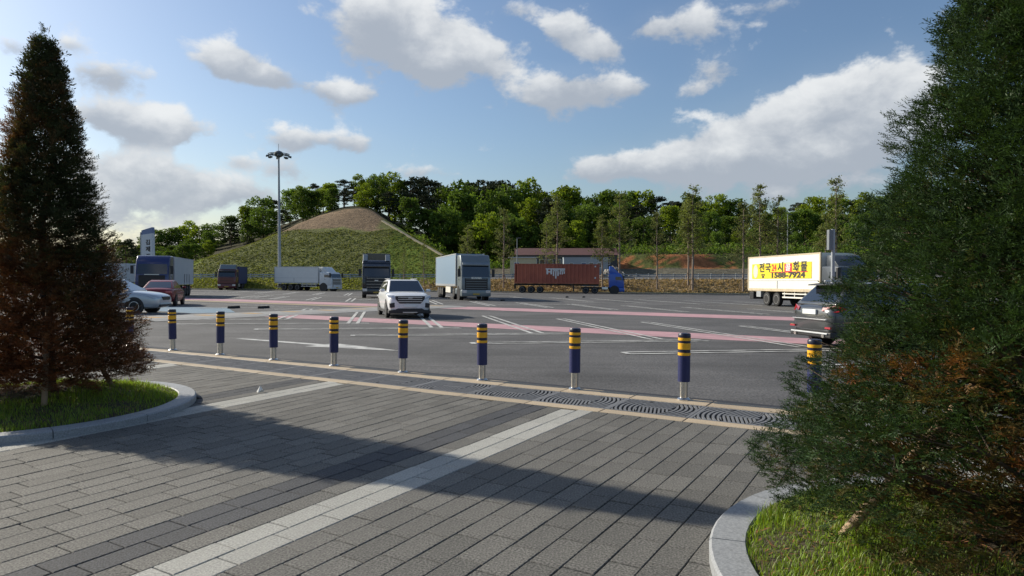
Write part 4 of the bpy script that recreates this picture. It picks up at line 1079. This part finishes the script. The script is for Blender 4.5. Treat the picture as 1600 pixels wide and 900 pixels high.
# HMM emblem: block letters joined by a top bar, stepped feet (right flank faces us)
q = MB(); ym = -(CH+.006); s_ = 2.85/2.85
def bar(x0, x1, z0, z1): q.box(-9.95+x0, -9.95+x1, ym-.006, ym+.012, z0, z1)
zb_, zt_ = 2.55, 3.62
bar(-1.42, 1.42, zt_-.16, zt_)
for x in (-1.30, -.72): bar(x, x+.26, 2.75, zt_-.16)
bar(-1.04, -.72, 3.02, 3.20)
for x in (-.36, -.03, .30): bar(x, x+.20, 2.52 if x != -.03 else 2.15, zt_-.16)
for x in (.62, .92, 1.2): bar(x, x+.18, 2.75 if x < 1.1 else 2.85, zt_-.16)
bar(-.36, .5, 3.2, 3.42); bar(.62, 1.38, 3.2, 3.42)
q.build('emblem', mwl, k_)
q = MB()
for kz in (3.95, 2.3): q.box(CX0-.62, CX0-.40, ym-.004, ym+.012, kz-.12, kz+.1)
q.build('marking_plate', mwl, k_)

# box lorry with the yellow banner
t_ = empty('lorry'); tag(t_, "cream box lorry carrying a yellow Korean advert banner beside the yew", 'lorry', 'lorries parked across the car park')
cab(t_, pm('slate_lorry_paint', (.05,.06,.075), .4, var=.03, coat=.4), 2.75, 2.5, gr=M_trim, bars=3, fairing=.7)
chassis(t_, -.9, -11.6, 2.46); axle(t_, -7.6, 2.46); axle(t_, -8.95, 2.46); guard(t_, -2.6, -6.8, 2.46, boxcream); tank(t_, -2.7, 2.46, -1)
bx_ = cargo(t_, -2.3, -11.6, 2.48, 1.18, 3.62, boxcream, pm('rusty_cream', (.50,.42,.29), .6, var=.25, scale=3), split=.66)
q = MB(); q.box(-10.4, -9.75, -1.22, -.8, .62, 1.06); q.build('tool_box', M_dull, t_, .02)
q = MB(); q.box(-11.5, -10.9, -1.2, 1.2, .45, 1.0); q.build('rear_frame', M_trim, t_, .03)
yb = -1.262
ban = MB(); ban.box(-11.0, -3.2, yb-.004, yb+.012, 1.98, 3.08); ban = ban.build('banner', pm('banner_yellow', (.80,.62,.02), .5, var=.05, scale=2), bx_)
mk, mr_, mw_ = pm('banner_black', (.02,.02,.02), .6, var=0), pm('banner_red', (.70,.03,.03), .6, var=0), pm('banner_white', (.75,.75,.75), .6, var=0)
yt = yb-.012; RT = (math.pi/2, 0, 0)
for ch, x, mt, sz, fx in (('전', -9.52, mk, .72, 1.22), ('국', -8.66, mk, .72, 1.22), ('24', -7.82, mr_, .66, .95), ('시', -6.95, mk, .72, 1.22), ('화', -4.98, mk, .72, 1.22), ('물', -4.06, mk, .72, 1.22)):
    text('lettering', ch, sz, mt, ban, (x, yt, 2.74), RT, .004, .022, fx)
q = MB(); q.box(-6.45, -5.5, yt-.004, yt+.004, 2.45, 3.02); q.build('red_panel', mr_, ban)
text('lettering', '콜', .56, mw_, ban, (-5.98, yt-.008, 2.73), RT, .004, .008, 1.35)
q = MB(); q.box(-8.3, -3.6, yt-.003, yt+.004, 2.40, 2.455); q.build('underline', mr_, ban)
text('lettering', '1588-7924', .52, mk, ban, (-6.1, yt, 2.21), RT, .004, .026, 1.95)
q = MB(); X0 = -9.35
q.box(X0-.22, X0+.22, yt-.004, yt+.004, 2.27, 2.33); q.box(X0-.24, X0-.15, yt-.005, yt+.003, 2.2, 2.28); q.box(X0+.15, X0+.24, yt-.005, yt+.003, 2.2, 2.28); q.prism([(X0-.16, 2.04), (X0+.16, 2.04), (X0+.09, 2.23), (X0-.09, 2.23)], yt-.006, yt+.002); q.build('phone_mark', mk, ban)
q = MB(); q.lathe([(.40, -.004), (.40, .004)], 24, axis='y', mi=0); o = q.build('oval_mark', pm('banner_pale', (.62,.55,.5), .6, var=.2, scale=6), ban); o.location = (-10.45, yt, 2.53); o.scale = (.85, 1, 1.25)
put_lorry(t_, 1345, 480, 171.5, 41.5)

# ------------------------------------------------------------------ masts, pylon, poles
def zg(x, y): return float(hgt(x, y))
mx_ = at_y(437, 430, 105.5); z0 = zg(mx_.x, 105.5); zt = at_y(437, 241, 105.5).z
t_ = empty('light_mast', (mx_.x, 105.5, z0)); tag(t_, "tall grey floodlight mast with a ring of lamps above the car park", 'light mast')
H = zt-z0
q = MB(); q.lathe([(.34, 0), (.34, .3), (.27, .32), (.12, H)], 18); q.build('pole', M_grey, t_, smooth=40)
mdk = pm('lamp_housing', (.10,.12,.13), .5, .3, var=.05)
q = MB(); q.lathe([(.16, H-.5), (.5, H-.35), (.75, H+.05), (.5, H+.4), (.1, H+.55)], 18); q.tube((0, 0, H+.5), (0, 0, H+1.6), .03, n=6); q.build('head_hub', mdk, t_, smooth=40)
q = MB()
for k in range(24):
    a, b_ = 2*math.pi*k/24, 2*math.pi*(k+1)/24; q.tube((1.55*math.cos(a), 1.55*math.sin(a), H), (1.55*math.cos(b_), 1.55*math.sin(b_), H), .06, n=6)
for k in range(8):
    a = 2*math.pi*k/8; q.tube((.5*math.cos(a), .5*math.sin(a), H), (1.6*math.cos(a), 1.6*math.sin(a), H), .05, n=6)
q.build('lamp_ring', mdk, t_)
fl = None
for k in range(8):
    a = 2*math.pi*(k+.5)/8
    if fl is None:
        q = MB(); q.prism([(-.22, -.1), (.25, -.22), (.25, .05), (-.22, .12)], -.26, .26); fl = q.mesh('floodlight', mdk, .03)
    o = obj('floodlight', fl, t_); o.location = (1.62*math.cos(a), 1.62*math.sin(a), H-.28); o.rotation_euler = (0, 0, a)
px_ = at_y(231.5, 430, 92); x, y = px_.x, 92; z0 = lotz(x, y); zt = at_y(231, 356, 92).z
t_ = empty('name_pylon', (x, y, z0)); t_.rotation_euler = (0, 0, R(-6)); tag(t_, "pale vertical name pylon with black Korean letters behind the navy lorry", 'sign'); H = zt-z0
q = MB(); q.prism([(-.76, 0), (.82, 0), (.82, H-.75), (-.76, H-.95)], -.3, .3); q.build('slab', pm('pylon_panel', (.58,.61,.64), .5, var=.03), t_, .02)
q = MB(); q.prism([(-.72, H-.95), (.82, H-.75), (.82, H+.08), (-.72, H-.35)], -.27, .27); q.build('crown_panel', pm('pylon_blue', (.17,.22,.36), .5, var=.03), t_, .02)
q = MB(); q.box(-.86, -.765, -.32, .32, 0, H-.6); q.build('edge_fin', pm('pylon_grey', (.30,.32,.35), .5), t_)
text('lettering', '김', .75, mk, t_, (.25, -.32, H-2.0), RT, .012, .02); text('lettering', '제', .75, mk, t_, (.25, -.32, H-2.9), RT, .012, .02)
q = MB(); q.box(.0, .5, -.325, -.305, H-3.62, H-3.5); q.build('lettering_bar', mk, t_)
# pole with box by the dark grey car
pp = at_y(1301, 440, 31); z0 = lotz(pp.x, 31)
t_ = empty('sign_pole', (pp.x, 31, z0)); tag(t_, "slim grey steel pole with a narrow box in front of the yellow banner", 'pole'); H = at_y(1301, 358, 31).z-z0
q = MB(); q.lathe([(.16, 0), (.16, .02), (.085, .04), (.08, H)], 14); q.build('pole', M_grey, t_, smooth=40)
q = MB(); q.box(-.24, -.07, -.12, .12, H-.95, H-.03); q.build('control_box', pm('box_grey', (.16,.18,.20), .5), t_, .02)
# two slender lamp poles beyond the verge
for (px, pt, Y, lab) in ((808, 372, 111, "thin lamp pole standing behind the left end of the rust red container"), (1230, 335, 112, "thin lamp pole rising above the bannered lorry")):
    b_ = at_y(px, 430, Y); z0 = zg(b_.x, Y); H = at_y(px, pt, Y).z-z0
    t_ = empty('lamp_pole', (b_.x, Y, z0)); tag(t_, lab, 'lamp post', 'thin lamp poles beyond the verge')
    q = MB(); q.lathe([(.10, 0), (.05, H)], 10); q.build('pole', M_grey, t_, smooth=40)
    q = MB(); q.box(-.1, .65, -.13, .13, H-.06, H+.06); q.build('lamp_head', mdk, t_, .03)

# ------------------------------------------------------------------ guard rail along the far road
gr_ = empty('guard_rail', (0, 109.8, 0)); tag(gr_, "long blue grey crash barrier on posts running along the far road", 'guard rail')
m_rail = pm('rail_blue_grey', (.25,.32,.38), .4, .4, var=.06, scale=3)
pt = MB(); pt.box(-.07, .07, -.05, .05, -.3, .95); pt = pt.mesh('post', pm('rail_post', (.55,.57,.58), .5, .2))
for k in range(84):
    x = -100+2.0*k; o = obj('post', pt, gr_); o.location = (x, 0, zg(x, 109.8))
rb = None
for k in range(42):
    if rb is None:
        q = MB()
        for z in (.32, .64): q.prism([(-.05, z), (-.10, z+.04), (-.06, z+.09), (-.10, z+.14), (-.05, z+.18), (-.03, z+.09)], -2.0, 2.0, axis='x')
        rb = q.mesh('rail', m_rail)
        me = rb
    x = -99+4.0*k; o = obj('rail', rb, gr_); o.location = (x, -.03, zg(x, 109.8)+.02)

# ------------------------------------------------------------------ far trees
LEAF = {}
def leaf_mesh(name, mat, pts, size, g, up=.5):
    n = len(pts); s = size*g.uniform(.6, 1.3, n)
    nrm = g.normal(0, 1, (n, 3)); nrm[:, 2] += up; nrm /= np.linalg.norm(nrm, axis=1)[:, None]
    a = np.cross(nrm, g.normal(0, 1, (n, 3))); a /= np.linalg.norm(a, axis=1)[:, None]; b_ = np.cross(nrm, a)
    V = np.empty((n, 4, 3)); V[:, 0] = pts-a*s[:, None]; V[:, 1] = pts+b_*(s*.55)[:, None]; V[:, 2] = pts+a*s[:, None]; V[:, 3] = pts-b_*(s*.55)[:, None]
    return np_mesh(name, V.reshape(-1, 3), np.arange(4*n).reshape(-1, 4), mat)
M_lf = [pm('leaf_bright', (.16,.215,.022), .7, spec=.12, var=.25, scale=.35, rnd=.22, isl=.35, transl=.38),
        pm('leaf_mid', (.092,.145,.026), .7, spec=.12, var=.25, scale=.35, rnd=.25, isl=.35, transl=.32),
        pm('pine_needles', (.036,.046,.024), .8, spec=.1, var=.25, scale=.35, rnd=.2, isl=.4, transl=.10),
        pm('sapling_leaf', (.15,.175,.06), .7, spec=.12, var=.2, scale=.5, rnd=.15, isl=.35, transl=.3)]
def broad(seed, wide, mat, H=14.0, low=.05):
    g = np.random.default_rng(seed); P = []; centers = []
    for k in range(64):
        zc = low+(.93-low)*g.random()**.8; env = wide*min(1, (zc-low)/.22+.55)*math.sqrt(max(0, 1-max(0, (zc-.52)/.50)**2))
        a = g.random()*6.283; rr = env*g.random()**.4*.9; c = np.array([rr*math.cos(a), rr*math.sin(a), zc]); cr = g.uniform(.065, .12); centers.append((c, cr))
        m = int(72*(cr/.1)**2); d = g.normal(0, 1, (m, 3)); d /= np.linalg.norm(d, axis=1)[:, None]; d[:, 2] *= .8
        P.append(c+d*cr*(.6+.5*g.random((m, 1))))
    P = np.concatenate(P)*H
    cm = leaf_mesh('crown', mat, P, .36, g, .6)
    q = MB(); q.path([(0, 0, -.4), (.05, .03, H*.25), (.02, -.05, H*.5), (0, 0, H*.85)], [.24, .19, .13, .03], 7)
    for c, cr in centers[:16]:
        z = max(.12, c[2]-.22)*H; q.path([(0, 0, z), tuple(c*H)], [.09, .02], 5)
    return cm, q.mesh('trunk', M_bark, smooth=60)
def pine(seed, H=14.0):
    g = np.random.default_rng(seed); P = []; ctr = []
    for k in range(40):
        zc = .22+.74*g.random()**.8; env = min(.30, .27*(1.05-zc)/.5+.08); a = g.random()*6.283; rr = env*math.sqrt(g.random()); c = np.array([rr*math.cos(a), rr*math.sin(a), zc]); ctr.append(c)
        m = 80; d = g.normal(0, 1, (m, 3)); d /= np.linalg.norm(d, axis=1)[:, None]; d[:, 2] *= .38; P.append(c+d*g.uniform(.07, .12)*(.4+.6*g.random((m, 1))))
    P = np.concatenate(P)*H; cm = leaf_mesh('crown', M_lf[2], P, .27, g, .3)
    q = MB(); q.path([(0, 0, -.4), (.15, .1, H*.35), (-.1, .05, H*.65), (.05, 0, H*.93)], [.22, .18, .13, .04], 7)
    for c in ctr: q.path([(0, 0, (c[2]-.07)*H), tuple(c*H)], [.06, .02], 5)
    return cm, q.mesh('trunk', pm('pine_bark', (.16,.085,.055), .9, var=.3, scale=4), smooth=60)
VAR = {'bright': [broad(31+k, .25+.035*k, M_lf[0]) for k in range(3)], 'mid': [broad(51+k, .27+.035*k, M_lf[1]) for k in range(3)], 'pine': [pine(71+k) for k in range(3)]}
CURVE = [(150,392),(185,378),(215,372),(262,358),(320,342),(352,338),(385,326),(410,308),(440,305),(470,293),(505,285),(535,288),(560,266),(585,262),(612,274),(640,270),(690,290),(720,286),(750,283),(800,285),(850,291),(885,296),(930,303),(960,296),(1000,300),(1045,308),(1080,303),(1140,311),(1180,320),(1215,318),(1255,312),(1290,304),(1340,306),(1385,304),(1420,300),(1480,298),(1560,300),(1700,300)]
def zone(px):
    for lim, s in ((300, "beside the name pylon"), (436, "left of the floodlight mast"), (520, "left of the bare hilltop"), (610, "above the bare hilltop"), (700, "above the concrete ditch"), (790, "above the silver tractor"), (880, "above the rust red container"), (985, "above the blue cab"), (1100, "above the red earth bank"), (1190, "left of the bannered lorry"), (1300, "above the bannered lorry")):
        if px < lim: return s
    return "beside the big green yew"
kind_lab = {'bright': "yellow green broadleaf tree", 'mid': "deep green broadleaf tree", 'pine': "dark spreading pine"}
def forest_tree(px, top, Y, kd, row):
    p_ = at_y(px, top, Y); z0 = zg(p_.x, Y); H = max(4.0, p_.z-z0); v = random.choice(VAR[kd])
    t_ = empty('pine_tree' if kd == 'pine' else 'broadleaf_tree', (p_.x, Y, z0), random.random()*6.28); s = H/13.6
    sxy = s*random.uniform(.9, 1.15)*(1.25 if H < 8 else 1.0); t_.scale = (sxy, sxy, s)
    obj('crown', v[0], t_); obj('trunk', v[1], t_)
    tag(t_, f"{kind_lab[kd]} {row} {zone(px)}", 'tree', 'trees of the wooded ridge')
cx_ = [a for a, _ in CURVE]; cy_ = [b for _, b in CURVE]
rr_ = random.Random(5)
x = 158
while x < 1660:
    top = float(np.interp(x, cx_, cy_))+rr_.uniform(-5, 9)
    if x < 300: kd = rr_.choice(['mid', 'mid', 'bright'])
    elif 395 < x < 545: kd = rr_.choice(['pine', 'mid', 'mid', 'bright'])
    elif 600 < x < 690: kd = rr_.choice(['pine', 'pine', 'pine', 'bright'])
    elif x > 1300: kd = rr_.choice(['pine', 'mid', 'pine', 'bright'])
    else: kd = rr_.choice(['bright', 'mid', 'mid', 'bright', 'pine'])
    forest_tree(x, top, rr_.uniform(180, 196), kd, 'on the skyline'); x += rr_.uniform(17, 28)
x = 165
while x < 1660:
    if not (470 < x < 590):
        top = float(np.interp(x, cx_, cy_))+rr_.uniform(14, 34)
        kd = 'pine' if 590 < x < 680 and rr_.random() < .7 else rr_.choice(['mid', 'bright', 'mid', 'mid', 'pine'])
        forest_tree(x, top, rr_.uniform(163, 174), kd, 'on the middle slope'); x += rr_.uniform(22, 34)
    else:
        forest_tree(x, float(np.interp(x, cx_, cy_))+rr_.uniform(2, 26), rr_.uniform(162, 174), rr_.choice(['mid', 'bright', 'mid', 'pine']), 'on the middle slope'); x += rr_.uniform(13, 19)
x = 640
while x < 1660:
    lim = 318 if x < 700 else 330
    top = float(np.interp(x, cx_, cy_))+rr_.uniform(36, 66)
    forest_tree(x, top, rr_.uniform(152, 158) if x > 720 else rr_.uniform(158, 162), rr_.choice(['mid', 'mid', 'bright']), 'at the front edge'); x += rr_.uniform(24, 38)
x = 205
while x < 330:
    forest_tree(x, float(np.interp(x, cx_, cy_))+rr_.uniform(24, 44), rr_.uniform(146, 152), rr_.choice(['mid', 'bright']), 'at the front edge'); x += 20
seen_ = {}
for o in list(COL.objects):
    if o.get('group') == 'trees of the wooded ridge': seen_.setdefault(o['label'], []).append(o)
for lab, os_ in seen_.items():
    if len(os_) > 1:
        os_.sort(key=lambda o: o.location.x/o.location.y)
        for k, o in enumerate(os_): o['label'] = lab+', '+['first', 'second', 'third', 'fourth', 'fifth', 'sixth', 'seventh', 'eighth', 'ninth', 'tenth'][k]+' from left'
# lone pine left of the pylon
p_ = at_y(196, 374, 120); z0 = zg(p_.x, 120); t_ = empty('pine_tree', (p_.x, 120, z0)); s = (p_.z-z0)/13.6; t_.scale = (s*1.3, s*1.3, s); obj('crown', VAR['pine'][1][0], t_); obj('trunk', VAR['pine'][1][1], t_)
tag(t_, "lone layered pine standing between the brown conifer and the name pylon", 'tree')
# undergrowth along the wood's edge (one mass of low leaves)
g = np.random.default_rng(9); n = 26000
X = g.uniform(-22, 150, n); Y = 146+g.normal(0, 3.5, n)+np.where(X < -5, 6, 0); lump = np.sin(X*.9)*np.sin(X*.37+Y*.6)
Zh = g.random(n)**1.5*(1.3+1.0*lump); P = np.stack([X, Y, hgt(X, Y)+Zh], 1)[(Zh > .05)]
tag(obj('undergrowth', leaf_mesh('undergrowth', M_lf[1], P, .30, g, .6)), "low green undergrowth along the foot of the wood", 'undergrowth', kind='stuff')
# tufts on the slope and verge
n = 42000; X = g.uniform(-74, -9, n); Y = g.uniform(112, 152, n); Zg = hgt(X, Y); ok = (Zg < 9.6+.4*np.sin(X*.7)) & (Zg > .3); X, Y, Zg = X[ok], Y[ok], Zg[ok]
P = np.stack([X, Y, Zg+.05], 1)
bare = pm('slope_grass', (.165,.180,.055), .9, spec=.05, var=.22, scale=.25, isl=.35, transl=.25)
tag(obj('slope_grass', leaf_mesh('slope_grass', bare, P, .17, g, 2.2)), "rough green grass covering the slope below the bare hilltop", 'grass', kind='stuff')
n = 26000; X = g.uniform(-110, 75, n); Y = g.uniform(104.6, 109.4, n); Zg = hgt(X, Y); P = np.stack([X, Y, Zg+.03+.16*g.random(n)**4], 1); lf = X < -13+2*np.sin(Y)
tag(obj('verge_grass', leaf_mesh('verge_grass', pm('verge_green', (.19,.205,.040), .8, var=.3, scale=.4, isl=.3, transl=.3), P[lf], .16, g, .3)), "yellow green grass on the verge left of the silver tractor", 'grass', kind='stuff')
tag(obj('verge_grass', leaf_mesh('verge_grass', pm('verge_dry', (.33,.235,.12), .9, var=.4, scale=.4, isl=.4, transl=.2), P[~lf], .15, g, .3)), "dry brown grass on the verge right of the silver tractor", 'grass', kind='stuff')
# concrete ditch down the slope's right shoulder
pts = [(px, py) for px, py in ((598, 343), (625, 358), (650, 371), (672, 383), (692, 396))]
q = MB(); prev = None
for (px, py) in pts:
    sv = (424-py)/FPX; Y = 49.89/(.43-sv)-.4; x = (px-800)/FPX*Y; z = zg(x, Y)+.2
    cur = [(x-.22, Y-.2, z), (x+.22, Y+.2, z), (x+.22, Y+.2, z-.6), (x-.22, Y-.2, z-.6)]
    if prev: q.add(prev+cur, [(0, 1, 5, 4), (1, 2, 6, 5), (3, 0, 4, 7)])
    prev = cur
tag(q.build('drainage_ditch', pm('ditch_concrete', (.25,.22,.15), .9, var=.15, scale=2)), "pale concrete drainage ditch running down the slope's right shoulder", 'ditch')

# ------------------------------------------------------------------ staked young trees on the verge
def sapling(seed, H=14.0, leafy=1.0):
    g = np.random.default_rng(seed); q = MB(); P = []
    q.path([(0, 0, -.3), (.05, .02, H*.3), (-.04, .03, H*.65), (0, 0, H)], [.13, .11, .07, .012], 7)
    tk = q.mesh('trunk', pm('young_bark', (.27,.21,.165), .9, var=.25, scale=6), smooth=60)
    q = MB()
    for k in range(70):
        z = H*(.30+.66*g.random()); L = (1-(z/H-.25)/.85)*H*.145*g.uniform(.55, 1.1)+.25; a = g.random()*6.283
        p0 = np.array([0, 0, z]); e = np.array([math.cos(a)*L, math.sin(a)*L, z+L*g.uniform(.35, .9)])
        q.path([tuple(p0), tuple((p0+e)/2+np.array([0, 0, -.05*L])), tuple(e)], [.03, .018, .006], 4)
        for j in range(3):
            f = g.uniform(.4, .95); b_ = p0+(e-p0)*f; d = g.normal(0, 1, 3)*.35*L; d[2] = abs(d[2]); q.path([tuple(b_), tuple(b_+d)], [.012, .005], 3)
            m = int(5*leafy); P.append(b_+d*g.random((m, 1))+g.normal(0, .10, (m, 3)))
        m = int(6*leafy); P.append(e+g.normal(0, .16, (m, 3)))
    return tk, q.mesh('branches', M_bark), leaf_mesh('crown', M_lf[3], np.concatenate(P), .115, g, .2)
SAP = [sapling(101, leafy=1.7), sapling(102, leafy=1.1), sapling(103, leafy=2.2)]
sup = None
def support_mesh():
    q = MB()
    for k in range(3):
        a = .5+k*2.094; q.tube((1.0*math.cos(a), 1.0*math.sin(a), -.1), (.12*math.cos(a), .12*math.sin(a), 2.0), .04, n=6)
    for k in range(3):
        a, b_ = .5+k*2.094, .5+(k+1)*2.094; q.tube((.62*math.cos(a), .62*math.sin(a), 1.0), (.62*math.cos(b_), .62*math.sin(b_), 1.0), .03, n=5)
    return q.mesh('stake', M_stake)
supm = support_mesh()
YT = [(730, 352, 104.9, 0, "behind the roof of the silver tractor"), (787, 325, 106, 1, "between the silver tractor and the rust red container"), (854, 345, 106.5, 1, "behind the rust red container, shorter of two"), (871, 303, 107.5, 0, "behind the rust red container, taller of two"),
      (941, 335, 106.5, 2, "just behind the left edge of the blue cab"), (968, 300, 107, 0, "just behind the right edge of the blue cab"), (1027, 330, 106, 1, "before the red bank, nearest the blue cab"), (1076, 312, 107, 2, "before the red bank, left of a pair"), (1083, 288, 105.5, 0, "before the red bank, right of a pair"),
      (1162, 315, 105.5, 1, "close to the left end of the bannered lorry"), (1188, 288, 107.5, 2, "over the left part of the yellow banner"), (1216, 306, 107, 1, "over the first letters of the yellow banner"), (1291, 335, 107, 2, "left of the slim pole with the narrow box"), (1307, 278, 106, 1, "right behind the slim pole with the narrow box"),
      (631, 385, 106, 1, "behind the white suv, nearer the black tractor"), (662, 372, 106.5, 1, "between the white suv and the pale blue trailer")]
for (px, py, Y, v, lab) in YT:
    p_ = at_y(px, py, Y); z0 = zg(p_.x, Y); H = p_.z-z0; t_ = empty('young_tree', (p_.x, Y, z0), random.random()*6.28); s = H/14
    sw = s*(1.25 if H > 9 else 1.0); t_.scale = (sw, sw, s)
    obj('trunk', SAP[v][0], t_); obj('branches', SAP[v][1], t_); obj('crown', SAP[v][2], t_)
    tag(t_, "thin staked young tree "+lab, 'tree', 'staked young trees on the verge')
    o = obj('tree_support', supm); o.location = (p_.x, Y, z0); o.rotation_euler = (0, 0, random.random()*6); tag(o, "wooden tripod round the young tree "+lab, 'tree support', 'tripods round the young trees')

# ------------------------------------------------------------------ low buildings beyond the road
def shed(name, lab, pxa, pxb, ytop, Y, depth, wallm, roofm, wins, pitch=0, cat='building', over=.2):
    a, b_ = at_y(pxa, ytop, Y), at_y(pxb, ytop, Y); cx = (a.x+b_.x)/2; L = b_.x-a.x; z0 = zg(cx, Y)-.2; H = a.z-z0
    t_ = empty(name, (cx, Y, z0)); tag(t_, lab, cat, 'low buildings beyond the road')
    q = MB(); q.box(-L/2, L/2, 0, depth, 0, H-.1-pitch); q.build('wall', wallm, t_)
    q = MB()
    if pitch: q.prism([(-over, H-pitch-.1), (depth+over, H-pitch-.1), (depth/2, H)], -L/2-over, L/2+over, axis='x')
    else: q.box(-L/2-over, L/2+over, -over, depth+over, H-.1, H+.05)
    q.build('roof', roofm, t_)
    for (f, zf, w_, h_, nm) in wins:
        x = -L/2+L*f; z = (H-pitch)*zf; q = MB(); q.box(x-w_/2, x+w_/2, -.03, .03, z-h_/2, z+h_/2)
        m = M_glass if nm == 'window' else wallm
        q2 = MB(); q2.box(x-w_/2-.07, x+w_/2+.07, -.02, .02, z-h_/2-.07, z+h_/2+.07); fr = q2.build(nm, M_plate, t_); q.build('pane', M_glass if nm == 'window' else pm('door_blue', (.05,.10,.2), .5), fr)
    return t_
mroof = pm('dull_red_roof', (.12,.055,.05), .8, var=.15, scale=1.5); mcream = pm('cream_wall', (.50,.47,.33), .8, var=.08); mprefab = pm('prefab_blue_grey', (.32,.37,.41), .6, var=.06); mdrk = pm('dark_wall', (.07,.07,.075), .8, var=.15)
shed('long_house', "long low building with dull red roof behind the young trees", 806, 965, 387, 131, 6, mdrk, mroof, [(.1+.08*k, .55, .9, .9, 'window') for k in range(11)], pitch=1.3)
shed('site_hut', "small cream hut with pale flat roof above the container's left end", 797, 838, 402, 124, 3, mcream, pm('pale_roof', (.45,.50,.52), .6), [(.25, .45, .8, 1.9, 'door'), (.7, .55, .7, .7, 'window')], over=.35)
shed('site_office', "blue grey prefabricated site office with small windows above the blue cab", 881, 950, 402.5, 124, 2.6, mprefab, mprefab, [(.17, .55, .6, 1.0, 'window'), (.45, .45, .8, 1.8, 'door'), (.62, .6, .7, .8, 'window'), (.80, .6, .7, .8, 'window')], over=.05)
# rubble heap
q = MB()
for k in range(420):
    px = random.choice([random.gauss(855, 18), random.gauss(958, 10)]); Y = random.uniform(117, 121); x = (px-800)/FPX*Y; c0 = 855 if px < 915 else 958
    hh = max(0, 1.9*(1-abs(px-c0)/(38 if c0 == 855 else 20))); z = zg(x, Y)+random.random()*hh; s = random.uniform(.12, .42)
    m = Matrix.Translation((x, Y, z)) @ Matrix.Rotation(random.random()*6, 4, Vector((random.random(), random.random(), random.random()+.1))) 
    q.box(-s, s, -s*.7, s*.7, -s*.5, s*.5, None, m)
tag(q.build('rubble', pm('rubble_stone', (.27,.25,.22), .9, var=.2, isl=.25)), "heaps of broken pale rubble behind the rust red container", 'rubble', kind='stuff')
